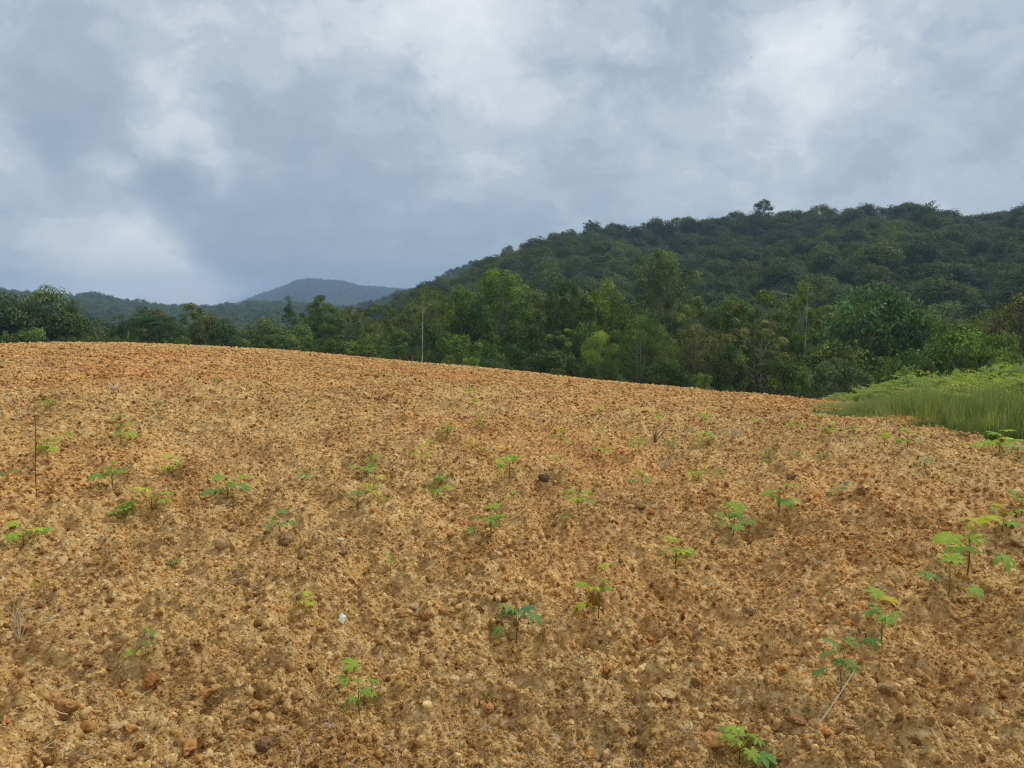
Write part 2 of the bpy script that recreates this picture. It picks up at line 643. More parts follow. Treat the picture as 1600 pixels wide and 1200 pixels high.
field = link_obj('field', mesh_np('field', np.stack([xf, yf, Z], -1), q, M['soil'], False), kind='structure')

# valley floor all round, out to the mountains
angs2 = np.linspace(-math.pi, math.pi, 181)
rad2 = np.geomspace(64, 4300, 60)
A2, R2 = np.meshgrid(angs2, rad2)
X2, Y2 = (R2 * np.sin(A2)).ravel(), (R2 * np.cos(A2)).ravel()
Z2 = z_base(X2, Y2) - .05 + .6 * fbm(X2, Y2, 60, 3, 3) * np.clip((R2.ravel() - 70) / 60, 0, 1)
idx = np.arange(A2.size).reshape(A2.shape)
q = np.stack([idx[:-1, :-1], idx[1:, :-1], idx[1:, 1:], idx[:-1, 1:]], -1).reshape(-1, 4)[:, ::-1]
link_obj('valley_ground', mesh_np('valley_ground', np.stack([X2, Y2, Z2], -1), q, M['valley'], True), kind='structure')


# ------------------------------------------------------------------ hills
class Hill:
    """a ridge whose skyline follows given directions, at its own real distance"""
    def __init__(self, pts, r0, dist, canopy, seed, rough):
        # pts: (px, py, distance factor)
        self.a, self.h, self.d = [], [], []
        for (px, py, df) in pts:
            a, e = az_e(px, py)
            self.a.append(a); self.d.append(dist * df); self.h.append(EYE + e * dist * df - canopy)
        self.r0, self.seed, self.rough = r0, seed, rough

    def z(self, x, y):
        r = np.hypot(x, y); a = np.arctan2(x, y)
        h = np.interp(a, self.a, self.h); d = np.interp(a, self.a, self.d)
        t = (r - self.r0) / (d - self.r0)
        s = np.clip(t, 0, 1)
        prof = s * s * (3 - 2 * s) * .45 + s ** 1.25 * .55
        back = np.clip(1 - (t - 1) * 1.2, 0, 1)
        n = np.minimum(fbm(x, y, self.rough, 4, self.seed, .5), .25) - .22
        bell = np.clip(s * 3, 0, 1) * (1 - .85 * np.exp(-((t - 1) / .12) ** 2))
        return ZV - 1.0 + (h - ZV + 1.0) * np.where(t < 1, prof, back) + n * bell * (h - ZV) * .28

    def mesh(self, name, mat, na, nrr, kind='structure'):
        A, T = np.meshgrid(np.linspace(self.a[0], self.a[-1], na), np.linspace(0, 1.8, nrr))
        d = np.interp(A, self.a, self.d)
        Rr = self.r0 + T * (d - self.r0)
        x, y = (Rr * np.sin(A)).ravel(), (Rr * np.cos(A)).ravel()
        idx = np.arange(A.size).reshape(A.shape)
        q = np.stack([idx[:-1, :-1], idx[1:, :-1], idx[1:, 1:], idx[:-1, 1:]], -1).reshape(-1, 4)[:, ::-1]
        return link_obj(name, mesh_np(name, np.stack([x, y, self.z(x, y)], -1), q, mat, True), kind=kind)

    def scatter(self, n, t0, t1, rng, lo=None, hi=None):
        a0 = self.a[0] if lo is None else lo
        a1 = self.a[-1] if hi is None else hi
        a = rng.uniform(a0, a1, n)
        t = np.sqrt(rng.uniform(t0 ** 2, t1 ** 2, n)) if t0 > 0 else rng.uniform(0, 1, n) ** .6 * t1
        d = np.interp(a, self.a, self.d)
        r = self.r0 + t * (d - self.r0)
        x, y = r * np.sin(a), r * np.cos(a)
        return x, y, self.z(x, y), r, a


H1 = Hill([(480, 510, .75), (560, 485, .80), (640, 456, .85), (700, 432, .9), (740, 412, .92), (800, 386, .95), (860, 362, .97), (920, 351, 1), (1000, 346, 1), (1080, 334, 1), (1150, 324, 1),
           (1300, 318, 1), (1400, 320, 1), (1500, 330, 1), (1600, 322, 1.02), (1750, 318, 1.05), (2100, 330, 1.1)], 130, 430, 8.0, 201, 90)
H1.mesh('hill', M['hill'], 160, 60)
H1b = Hill([(560, 470, 1), (620, 452, 1), (660, 438, 1), (700, 418, 1), (740, 402, 1), (800, 392, 1), (900, 390, 1)], 520, 900, 9, 231, 150)
H1b.mesh('hill_behind', M['far_hill'], 40, 30)
H2 = Hill([(-500, 430, 1), (-200, 440, 1), (0, 447, 1), (60, 449, 1), (110, 456, 1), (145, 452, 1), (190, 462, 1), (250, 470, 1), (300, 474, 1), (370, 471, 1),
           (410, 466, 1), (470, 468, 1), (560, 476, 1), (660, 480, 1), (800, 485, 1)], 330, 1150, 10, 301, 220)
H2.mesh('hills_left', M['far_hill'], 160, 50)
H3 = Hill([(200, 500, 1), (330, 480, 1), (380, 466, 1), (405, 455, 1), (440, 444, 1), (462, 433, 1), (485, 430, 1), (510, 433, 1), (535, 434, 1), (560, 442, 1), (590, 444, 1), (620, 447, 1),
           (660, 448, 1), (720, 455, 1), (800, 470, 1)], 1500, 2900, 8, 401, 500)
M['mount'] = simple('mountain_floor', (.012, .022, .016), .95, .01, .3)
H3.mesh('mountain', M['mount'], 140, 50)


# ------------------------------------------------------------------ foliage builders
def leaf_cloud(centers, radii, per, L, Wd, rng, flat=.75, up=.35, shell=.55, tone_c=None, droop=0.0, jit=.38, tvar=.17):
    """diamond leaves spread through clumps: returns verts, quads, tone"""
    n = len(centers)
    C = np.repeat(centers, per, 0)
    Rd = np.repeat(radii, per)
    N = len(C)
    d = rng.normal(size=(N, 3)); d[:, 2] += up * 1.2
    d /= np.linalg.norm(d, axis=1)[:, None]
    rad = Rd * (shell + (1.08 - shell) * rng.uniform(0, 1, N) ** .7)
    p = C + d * rad[:, None] * np.array([1, 1, flat])
    nrm = d * .9 + rng.normal(size=(N, 3)) * jit + np.array([0, 0, .55])
    nrm /= np.linalg.norm(nrm, axis=1)[:, None]
    t = np.cross(nrm, rng.normal(size=(N, 3)))
    t[:, 2] -= droop
    t /= np.linalg.norm(t, axis=1)[:, None] + 1e-9
    bb = np.cross(nrm, t)
    s = rng.uniform(.6, 1.35, N)[:, None]
    l, w = L * s * .5, Wd * s * .5
    v = np.stack([p - t * l, p + bb * w + t * l * .1, p + t * l, p - bb * w + t * l * .1], 1).reshape(-1, 3)
    f = np.arange(N * 4).reshape(-1, 4)
    tc_ = rng.uniform(.15, .75, n) if tone_c is None else tone_c
    tone = np.clip(np.repeat(tc_, per) + rng.normal(0, tvar, N), 0, 1)
    return v, f, np.repeat(tone, 4)


def envelope(kind, u):
    if kind == 'round':
        return np.sqrt(np.clip(1 - (2 * u - .95) ** 2, 0, 1)) ** .8
    if kind == 'column':
        return .35 + .65 * np.sin(np.pi * np.clip(u * .9 + .08, 0, 1)) ** .8
    if kind == 'umbrella':
        return np.clip(1.05 - u ** 2.2, .2, 1)
    if kind == 'cone':
        return np.clip(1.05 - u, .12, 1) ** .8
    return np.sqrt(np.clip(1 - (2 * u - 1) ** 2, 0, 1))


def build_tree(name, seed, H, W, zb0, kind, ncl, rc, per, L, Wd, flat=.75, trunk_r=.2, stems=1, limbs=14, hollow=.35, leafmat='leaf', droop=0.0, shell=.5, lobes=.25, bare=None):
    rng = np.random.default_rng(seed)
    C, Rd = [], []
    ph = rng.uniform(0, 6.28, 3)
    tries = 0
    while len(C) < ncl and tries < ncl * 40:
        tries += 1
        u = rng.uniform(0, 1)
        a = rng.uniform(0, 2 * math.pi)
        e = float(envelope(kind, np.array(u))) * (1 + lobes * math.sin(2 * a + ph[0]) * .6 + lobes * math.sin(3 * a + ph[1] + 4 * u) * .8)
        k = rng.uniform(hollow, 1) ** .6
        rr = e * W / 2 * k
        z = zb0 * H + u * (H * (1 - zb0) - rc * .7)
        c = np.array([rr * math.cos(a), rr * math.sin(a), z])
        rci = rc * rng.uniform(.6, 1.25)
        if C and np.min(np.linalg.norm((np.array(C) - c) * np.array([1, 1, 1.3]), axis=1)) < rc * .72:
            continue
        C.append(c); Rd.append(rci)
    C, Rd = np.array(C), np.array(Rd)
    # higher clumps are toned lighter: yellowish tips, plus sunlit tops painted in
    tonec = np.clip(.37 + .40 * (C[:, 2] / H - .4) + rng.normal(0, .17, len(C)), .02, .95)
    v, f, tone = leaf_cloud(C, Rd, per, L, Wd, rng, flat, .35, shell, tonec, droop)
    me = mesh_np(name + '_crown', v, f, M[leafmat], False)
    add_attr(me, 'tone', 'FLOAT', tone)
    acc = Acc()
    for s in range(stems):
        ox, oy = (0, 0) if stems == 1 else (rng.uniform(-.5, .5), rng.uniform(-.5, .5))
        lx, ly = rng.uniform(-.06, .06) * H, rng.uniform(-.06, .06) * H
        top = zb0 * H + (H * (1 - zb0)) * .72
        pts = []
        for i in range(9):
            t = i / 8
            pts.append((ox + lx * t * t + .12 * math.sin(3 * t + s + seed) * trunk_r * 4, oy + ly * t + .10 * math.sin(4 * t + seed) * trunk_r * 4, top * t - (.3 if i == 0 else 0)))
        rads = [trunk_r * (1.35 if i == 0 else 1.0) * (1 - .80 * i / 8) / (1 if stems == 1 else 1.5) for i in range(9)]
        acc.add(*tube(pts, rads, 7))
        order = rng.permutation(len(C))[:max(3, limbs // stems)]
        for j in order:
            c = C[j]
            t0 = np.clip((c[2] - rng.uniform(.18, .38) * H * (1 - zb0)) / top, zb0 * .7, .92)
            i0 = t0 * 8
            a_ = np.array(pts[int(i0)]); b_ = np.array(pts[min(8, int(i0) + 1)])
            p0 = a_ + (b_ - a_) * (i0 - int(i0))
            mid = p0 * .5 + c * .5 + np.array([0, 0, .08 * np.linalg.norm(c - p0)]) + rng.normal(0, .05, 3) * np.linalg.norm(c - p0)
            r0 = trunk_r * (1 - .75 * t0) * .55
            acc.add(*tube([p0, p0 * .6 + mid * .4, mid, c * .6 + mid * .4, c], [r0, r0 * .8, r0 * .6, r0 * .4, r0 * .15], 5))
    tr = acc.mesh(name + '_trunk', M['bark'])
    return dict(crown=me, trunk=tr, H=H, W=W)


PROTO = {}
PROTO['dense'] = [build_tree('dense', s, 12, 9, .12, 'round', 80, 1.15, 150, .34, .20, trunk_r=.22, limbs=12) for s in (11, 12, 13)]
PROTO['open'] = [build_tree('open', s, 14, 9.5, .30, 'round', 46, .95, 130, .36, .20, trunk_r=.22, limbs=30, hollow=.5, flat=.65, lobes=.5) for s in (21, 22, 23)]
PROTO['feather'] = [build_tree('feather', s, 11, 9.5, .25, 'round', 70, 1.15, 260, .24, .085, trunk_r=.16, stems=3, limbs=20, flat=.6, droop=.5, shell=.4) for s in (31, 32)]
PROTO['glossy'] = [build_tree('glossy', s, 12, 10, .12, 'round', 75, 1.2, 105, .46, .22, trunk_r=.25, limbs=10, droop=.6, shell=.6) for s in (41, 42)]
PROTO['slender'] = [build_tree('slender', s, 12, 4.2, .15, 'cone', 42, .6, 120, .26, .12, trunk_r=.14, limbs=26, hollow=.2, lobes=.3) for s in (51,)]
PROTO['umbrella'] = [build_tree('umbrella', s, 13, 10, .62, 'umbrella', 40, 1.0, 170, .28, .14, trunk_r=.2, limbs=30, hollow=.15, flat=.5) for s in (61, 62)]
PROTO['tall'] = [build_tree('tall', s, 17, 9, .28, 'column', 85, 1.0, 150, .32, .15, trunk_r=.24, limbs=34, hollow=.3, flat=.7, lobes=.5, droop=.4) for s in (71, 72)]
PROTO['bush'] = [build_tree('bush', s, 4.5, 5.5, .02, 'round', 46, .62, 120, .24, .13, trunk_r=.08, stems=3, limbs=9, flat=.8) for s in (81, 82, 83)]
PROTO['sparse'] = [build_tree('sparse', s, 15, 5.0, .80, 'umbrella', 12, .6, 60, .28, .14, trunk_r=.11, limbs=12, hollow=.2, lobes=.6) for s in (91, 92)]
PROTO['thicket'] = [build_tree('thicket', s, 6.5, 8, .0, 'round', 60, 1.0, 110, .30, .17, trunk_r=.1, stems=3, limbs=6, flat=.85) for s in (95, 96)]
PCOUNT = {}


def put_tree(kind, px, top, wpx, dist, color, label, cat='tree', group=None, bark=(.16, .13, .10), name=None, z0=None, seed=None, var=None, base=None):
    """a tree whose top shows at (px, top), wpx wide, standing dist metres away on the ground there"""
    a, e = az_e(px, top)
    x, y = dist * math.sin(a), dist * math.cos(a)
    g = (zb(x, y) if z0 is None else z0)
    h = max(1.2, EYE + e * dist - g)
    w = wpx * dist / F / math.cos(a)
    i = PCOUNT.get(kind, 0); PCOUNT[kind] = i + 1
    P_ = PROTO[kind][(i if var is None else var) % len(PROTO[kind])]
    rnd = random.Random(int(px * 13 + top * 7 + dist) + i)
    sw = w / P_['W']
    t = thing(name or ('bush' if kind in ('bush', 'thicket') else 'tree'), label, cat, (x, y, g - .05), rnd.uniform(0, 6.28), (sw, sw * rnd.uniform(.9, 1.1), h / P_['H']), group)
    link_obj('trunk', P_['trunk'], t, color=bark)
    link_obj('crown', P_['crown'], t, color=color)
    return t


G_DK = (0.060, 0.096, 0.028); G_MD = (0.096, 0.148, 0.034); G_OL = (0.134, 0.166, 0.044); G_BR = (.140, .140, .055)
G_YL = (0.175, 0.219, 0.043); G_GR = (0.119, 0.156, 0.069); G_BT = (0.118, 0.182, 0.038); G_BL = (0.069, 0.125, 0.056)

TREES = [
    # kind, px, top, width, distance, colour, label, category
    ('dense', 12, 452, 95, 108, G_DK, 'dark dense tree at the very left end of the left tree line', 'tree'),
    ('dense', 72, 441, 66, 104, G_GR, 'tall open-crowned dark tree with brownish tips, highest in the left tree line', 'tree'),
    ('bush', 52, 505, 52, 96, G_BT, 'rounded brighter green bush in front of the tall open-crowned tree on the left', 'bush'),
    ('dense', 108, 480, 80, 103, G_DK, 'dark round tree just right of the tall open-crowned tree on the left', 'tree'),
    ('bush', 142, 510, 34, 97, G_OL, 'small yellowish green bush beside the forked pale trunks on the left', 'bush'),
    ('bush', 5, 512, 40, 97, G_MD, 'small bush at the left edge under the dark dense tree', 'bush'),
    ('dense', 222, 475, 74, 108, G_DK, 'dark tree with rounded top standing behind the left palm', 'tree'),
    ('open', 247, 478, 50, 106, G_BR, 'brown-topped tree standing between the two left palms', 'tree'),
    ('open', 298, 469, 56, 104, G_OL, 'olive brown tree, highest to the right of the two left palms', 'tree'),
    ('dense', 328, 484, 44, 102, G_BR, 'brownish tree just left of the end of the left tree line', 'tree'),
    ('dense', 350, 496, 48, 99, G_DK, 'dark round tree at the right end of the left tree line', 'tree'),
    ('bush', 286, 519, 32, 94, G_BT, 'small bright green bush below the olive brown tree on the left', 'bush'),
    ('bush', 190, 500, 44, 99, G_DK, 'dark bush between the forked pale trunks and the left palm', 'bush'),
    ('dense', 412, 494, 84, 100, G_OL, 'olive rounded tree standing right of the gap in the tree line', 'tree'),
    ('slender', 449, 461, 38, 104, G_BL, 'slender pointed dark tree rising before the blue mountain', 'tree'),
    ('dense', 468, 503, 56, 92, G_MD, 'green round tree in front of the slender pointed tree', 'tree'),
    ('bush', 432, 532, 46, 86, G_DK, 'low dark bush in front of the olive rounded tree', 'bush'),
    ('umbrella', 503, 456, 66, 97, G_MD, 'flat-topped tree with bare limbs showing under its dark crown', 'tree'),
    ('open', 550, 472, 40, 95, G_BR, 'thin tree with a reddish brown tuft top right of the flat-topped tree', 'tree'),
    ('dense', 512, 520, 46, 86, G_DK, 'dark low tree under the flat-topped tree', 'tree'),
    ('bush', 554, 526, 52, 78, G_MD, 'big round bush at the field edge under the brown tuft-topped tree', 'bush'),
    ('bush', 516, 543, 34, 78, G_DK, 'small dark bush left of the big round bush at the field edge', 'bush'),
    ('dense', 565, 507, 38, 82, G_MD, 'small round-topped tree directly behind the big round bush', 'tree'),
    ('open', 600, 470, 62, 94, G_OL, 'olive open tree left of the tall bare white trunk', 'tree'),
    ('open', 590, 500, 50, 84, G_BR, 'brownish tree above the two thin pale trunks near the arching palm', 'tree'),
    ('open', 637, 474, 58, 90, G_OL, 'olive tree directly behind the tall bare white trunk', 'tree'),
    ('tall', 682, 444, 62, 84, G_OL, 'tall olive tree just right of the tall bare white trunk', 'tree'),
    ('dense', 718, 440, 62, 90, G_MD, 'green tree between the tall olive tree and the bright green one', 'tree'),
    ('tall', 785, 414, 100, 80, G_BT, 'tall bright green leafy tree, highest left of the hill\'s middle', 'tree'),
    ('dense', 742, 468, 70, 76, G_DK, 'dark tree in front left of the tall bright green tree', 'tree'),
    ('thicket', 712, 520, 90, 66, G_MD, 'broad green thicket at the field edge right of the white trunk', 'bush'),
    ('open', 832, 452, 58, 80, G_OL, 'olive spotted tree right of the tall bright green tree', 'tree'),
    ('tall', 876, 434, 58, 82, G_DK, 'narrow dark tree between two olive crowns, left of the yellow-tipped one', 'tree'),
    ('open', 906, 446, 54, 84, G_GR, 'greyish green tree between the narrow dark tree and the yellow-tipped one', 'tree'),
    ('dense', 950, 432, 84, 84, G_YL, 'yellow-tipped broad tree left of the tallest grey-green tree', 'tree'),
    ('tall', 1034, 384, 96, 84, G_GR, 'tallest grey-green tree with loose feathery crown against the hill', 'tree'),
    ('feather', 1003, 486, 104, 64, G_MD, 'feathery light green domed tree on two thin trunks at the field edge', 'tree'),
    ('feather', 940, 512, 72, 66, G_YL, 'yellowish feathery tree left of the light green domed one', 'tree'),
    ('open', 1090, 458, 70, 80, G_OL, 'olive tree just right of the tallest grey-green tree', 'tree'),
    ('feather', 1088, 500, 90, 66, G_BR, 'brownish feathery tree right of the light green domed one', 'tree'),
    ('dense', 1145, 455, 62, 82, G_MD, 'round green tree halfway between the tallest tree and the leaning bare trunk', 'tree'),
    ('open', 1200, 446, 84, 80, G_OL, 'broad olive tree left of the leaning bare pale trunk', 'tree'),
    ('open', 1252, 434, 56, 86, G_OL, 'light olive treetop behind the leaning bare pale trunk', 'tree'),
    ('glossy', 1362, 436, 128, 68, G_BL, 'large rounded glossy dark tree with pale leaf glints on the right', 'tree'),
    ('open', 1195, 495, 84, 68, G_BR, 'brownish spotted tree under the broad olive tree', 'tree'),
    ('dense', 1142, 535, 60, 60, G_DK, 'dark tree at the field edge left of the understorey palm', 'tree'),
    ('thicket', 1312, 528, 104, 62, G_OL, 'feathery olive shrub behind the pale large-leaved bush', 'bush'),
    ('glossy', 1308, 553, 74, 52, (.085, .125, .065), 'pale large-leaved bush in front of the cassava plot\'s left end', 'bush'),
    ('thicket', 1238, 566, 84, 56, G_MD, 'broad green shrub at the field edge left of the pale large-leaved bush', 'bush'),
    ('dense', 1330, 515, 54, 66, G_MD, 'small round tree-top under the large glossy dark tree', 'tree'),
    ('dense', 1440, 478, 66, 72, G_MD, 'green tree directly right of the large glossy dark tree', 'tree'),
    ('dense', 1505, 500, 88, 62, G_BT, 'bright green rounded tree behind the cassava plot', 'tree'),
    ('thicket', 1418, 542, 84, 56, G_MD, 'low dense bush behind the cassava plot, left of the bright green tree', 'bush'),
    ('open', 1548, 478, 62, 76, G_OL, 'olive tree right of the bright green rounded tree', 'tree'),
    ('dense', 1592, 452, 70, 72, G_BR, 'brownish tall tree at the right end of the tree line', 'tree'),
    ('bush', 1575, 545, 52, 52, G_MD, 'green bush above the cassava tops at the far right end', 'bush'),
    ('glossy', 1560, 512, 60, 60, G_MD, 'round glossy tree between the bright green tree and the right end', 'tree'),
    ('bush', 1098, 578, 44, 52, G_MD, 'leafy low bush at the field edge under the brownish feathery tree', 'bush'),
    ('thicket', 860, 545, 100, 62, G_DK, 'dark spreading thicket at the field edge under the narrow dark tree', 'bush'),
    ('thicket', 790, 535, 90, 64, G_DK, 'dark thicket at the field edge under the tall bright green tree', 'bush'),
    ('bush', 975, 588, 34, 54, G_BL, 'small bluish bush at the foot of the two-trunked domed tree', 'bush'),
    ('bush', 735, 555, 40, 58, G_BT, 'small yellow-green bush between the broad thicket and the dark thicket', 'bush'),
    ('dense', 1040, 555, 60, 60, G_DK, 'shaded tree in the hollow right of the two-trunked domed tree', 'tree'),
]
for (k_, px, tp, w_, ds, c_, lb, ct) in TREES:
    put_tree(k_, px, tp, w_ * 1.08, ds, c_, lb, ct, bark=[(.16, .13, .10), (.34, .30, .23), (.22, .19, .14)][int(px) % 3])

# bare pale trunks
put_tree('sparse', 657, 452, 46, 62, G_GR, 'tall bare white trunk with a thin tuft of leaves on top', 'tree', bark=(.62, .60, .52), var=0, name='tree')
put_tree('sparse', 1262, 428, 44, 76, G_OL, 'leaning bare pale trunk rising out of the olive trees on the right', 'tree', bark=(.46, .40, .32), var=1, name='tree')
put_tree('sparse', 588, 505, 20, 76, G_OL, 'short thin pale trunk, left one of the pair beside the arching palm', 'tree', bark=(.42, .38, .32), var=0)
put_tree('sparse', 595, 500, 20, 75, G_OL, 'short thin pale trunk, right one of the pair beside the arching palm', 'tree', bark=(.42, .38, .32), var=1)
# forked pale tree on the left
acc = Acc()
acc.add(*tube([(0, 0, -.3), (-.2, 0, 2.5), (-.45, .1, 4.6), (-.5, 0, 6.6)], [.16, .13, .09, .03], 7))
acc.add(*tube([(.1, 0, -.3), (.9, 0, 1.9), (1.8, .1, 3.5), (2.5, 0, 5.2), (2.7, 0, 6.3)], [.15, .13, .11, .07, .03], 7))
acc.add(*tube([(1.8, .1, 3.5), (2.9, 0, 4.2), (3.6, 0, 5.5)], [.07, .05, .02], 6))
acc.add(*tube([(-.45, .1, 4.6), (-1.0, 0, 5.6), (-1.4, 0, 6.9)], [.06, .04, .02], 6))
me_fork = acc.mesh('forked_trunk', M['bark'])
rng = np.random.default_rng(5)
Cc = np.array([(-.5, 0, 6.6), (-1.4, 0, 6.9), (2.6, 0, 6.3), (3.6, 0, 5.6), (.5, .3, 6.2), (1.6, 0, 6.8)])
v, f, tone = leaf_cloud(Cc, np.full(6, .75), 60, .3, .15, rng)
me_fc = mesh_np('forked_crown', v, f, M['leaf']); add_attr(me_fc, 'tone', 'FLOAT', tone)
a, e = az_e(165, 540)
x, y = 96 * math.sin(a), 96 * math.cos(a)
t = thing('tree', 'pale forked trunks with a thin dark crown in the left tree line', 'tree', (x, y, zb(x, y)))
t.scale = (1, 1, 1.25)
link_obj('trunk', me_fork, t, color=(.40, .33, .24)); link_obj('crown', me_fc, t, color=G_DK)


# palms
def frond_mesh(seed, Lf=2.6):
    rng = random.Random(seed)
    acc = Acc()
    n = 14
    pts = []
    for i in range(n + 1):
        t = i / n
        pts.append(Vector((Lf * (t - .12 * t * t), 0, Lf * (.62 * t - .95 * t * t))))
    acc.add(*tube(pts, [.035 * (1 - .8 * i / n) for i in range(n + 1)], 4))
    for i in range(2, n * 2):
        t = i / (n * 2)
        k = int(t * n); p = pts[k].lerp(pts[min(n, k + 1)], t * n - k)
        ll = (.75 * math.sin(math.pi * min(1, t * .9 + .1)) + .12)
        for s in (-1, 1):
            d = Vector((.45, s * .9, -.35 - .3 * t + rng.uniform(-.15, .15))).normalized()
            tip = p + d * ll
            w = Vector((.05, 0, 0.01))
            acc.add([tuple(p - w), tuple((p + tip) / 2 - w * .9 + Vector((0, 0, .03))), tuple(tip), tuple((p + tip) / 2 + w * .9 + Vector((0, 0, .03)))], [(0, 1, 2, 3)])
    me = acc.mesh('frond', M['leaf'], False)
    add_attr(me, 'tone', 'FLOAT', np.full(len(me.vertices), .5))
    return me


FR = [frond_mesh(1), frond_mesh(2, 2.9), frond_mesh(3, 2.2)]


def palm(px, top, dist, size, color, label, nf=13):
    a, e = az_e(px, top)
    x, y = dist * math.sin(a), dist * math.cos(a)
    g = zb(x, y)
    h = max(.3, EYE + e * dist - g - .8 * size)
    t = thing('palm_tree', label, 'palm', (x, y, g))
    acc = Acc()
    acc.add(*tube([(0, 0, -.3), (.08, 0, h * .5), (0, .05, h)], [.17, .12, .10], 8))
    link_obj('trunk', acc.mesh('palm_trunk', M['bark']), t, color=(.16, .13, .10))
    rnd = random.Random(int(px))
    for i in range(nf):
        link_obj('frond', FR[i % 3], t, (0, 0, h), color, rot=(0, rnd.uniform(-.75, .35), 2.4 * i + rnd.uniform(-.2, .2)), scale=(size,) * 3)
    return t


palm(232, 494, 92, .95, G_BL, 'left one of two dark palms in the left tree line')
palm(263, 500, 91, .95, G_BL, 'right one of two dark palms in the left tree line')
palm(620, 543, 62, .62, G_BL, 'short palm with arching fronds at the field edge left of the white trunk')
palm(643, 540, 60, .5, G_BL, 'small palm touching the foot of the tall bare white trunk')
palm(1222, 565, 56, .8, G_DK, 'shaded understorey palm below the leaning bare pale trunk')

LANDM = [(12, 'the dark tree at the left end'), (72, 'the tall open-crowned left tree'), (165, 'the forked pale trunks'), (232, 'the left palm'), (263, 'the right palm of the left pair'), (298, 'the olive brown left tree'),
         (345, 'the gap in the tree line'), (412, 'the olive rounded tree'), (449, 'the slender pointed tree'), (503, 'the flat-topped tree'), (555, 'the round bush at the field edge'), (600, 'the thin pale trunk pair'),
         (657, 'the tall bare white trunk'), (718, 'the broad green thicket'), (785, 'the tall bright green tree'), (876, 'the narrow dark tree'), (950, 'the yellow-tipped tree'), (1003, 'the feathery domed tree'),
         (1034, 'the tallest grey-green tree'), (1088, 'the brownish feathery tree'), (1145, 'the round tree right of the tallest'), (1200, 'the broad olive tree'), (1262, 'the leaning bare trunk'), (1308, 'the pale large-leaved bush'),
         (1362, 'the large glossy dark tree'), (1440, 'the green tree beside the glossy one'), (1505, 'the bright green rounded tree'), (1592, 'the brownish tree at the right end')]
USED = set()


def by_landmark(fmt, px):
    c = sorted(LANDM, key=lambda q: abs(q[0] - px))
    for q in c[:5]:
        for w_ in ('just ', 'well '):
            lb = fmt.format(w_ + ('left of ' if px < q[0] else 'right of ') + q[1])
            if lb not in USED:
                USED.add(lb)
                return lb
    return fmt.format(('left of ' if px < c[0][0] else 'right of ') + c[0][1])


# trees of the second and third rows behind
TOPX = [0, 60, 130, 170, 250, 330, 362, 372, 392, 400, 440, 500, 560, 620, 680, 760, 850, 950, 1050, 1150, 1250, 1350, 1450, 1520, 1620, 1800]
TOPY = [482, 472, 492, 500, 488, 490, 506, 546, 546, 512, 500, 492, 490, 478, 462, 452, 455, 450, 455, 464, 464, 462, 482, 500, 482, 470]
rnd = random.Random(77)
FILLC = [G_DK, G_DK, G_MD, G_OL, G_GR, G_MD, G_BR]
n = 0
for i in range(46):
    px = 392 + (1640 - 392) * (i + rnd.uniform(0, .9)) / 46
    tp = np.interp(px, TOPX, TOPY) + rnd.uniform(0, 26)
    put_tree(rnd.choice(['dense', 'open', 'dense', 'tall', 'open']), px, tp, rnd.uniform(60, 84), rnd.uniform(92, 122), rnd.choice(FILLC),
             by_landmark('back row treetop {}', px), 'tree', 'back row trees of the wood')
for i in range(36):
    px = 400 + (1640 - 400) * (i + rnd.uniform(0, .9)) / 36
    base_top = np.interp(px, TOPX, TOPY)
    crest = np.interp(px, [c[0] for c in CREST], [c[1] for c in CREST])
    put_tree(rnd.choice(['dense', 'thicket', 'dense', 'open']), px, base_top + (crest - base_top) * rnd.uniform(.30, .55), rnd.uniform(60, 90), rnd.uniform(72, 88), rnd.choice([G_DK, G_DK, G_MD, G_OL]),
             by_landmark('middle row tree {}', px), 'tree', 'middle height trees of the wood')
for i in range(28):
    px = 385 + (1400 - 385) * (i + rnd.uniform(0, .9)) / 28
    crest = np.interp(px, [c[0] for c in CREST], [c[1] for c in CREST])
    put_tree(rnd.choice(['bush', 'bush', 'thicket']), px, crest - rnd.uniform(12, 34), rnd.uniform(40, 66), rnd.uniform(58, 68), rnd.choice([G_DK, G_MD, G_DK, G_BL]),
             by_landmark('low field edge bush {}', px), 'bush', 'low bushes at the foot of the wood')
for i in range(20):
    px = -60 + (352 + 60) * (i + rnd.uniform(0, .9)) / 20
    tp = np.interp(px, TOPX, TOPY) + rnd.uniform(4, 26)
    put_tree(rnd.choice(['dense', 'dense', 'open', 'thicket']), px, tp, rnd.uniform(44, 66), rnd.uniform(106, 128), rnd.choice([G_DK, G_DK, G_MD, G_BR]),
             by_landmark('hindmost dark tree {}', px), 'tree', 'filling trees of the left tree line')
for i in range(14):
    px = -40 + (355 + 40) * (i + rnd.uniform(0, .9)) / 14
    put_tree('bush', px, rnd.uniform(518, 530), rnd.uniform(36, 56), rnd.uniform(84, 92), rnd.choice([G_DK, G_DK, G_MD]),
             by_landmark('low dark bush {}', px), 'bush', 'low bushes of the left tree line')

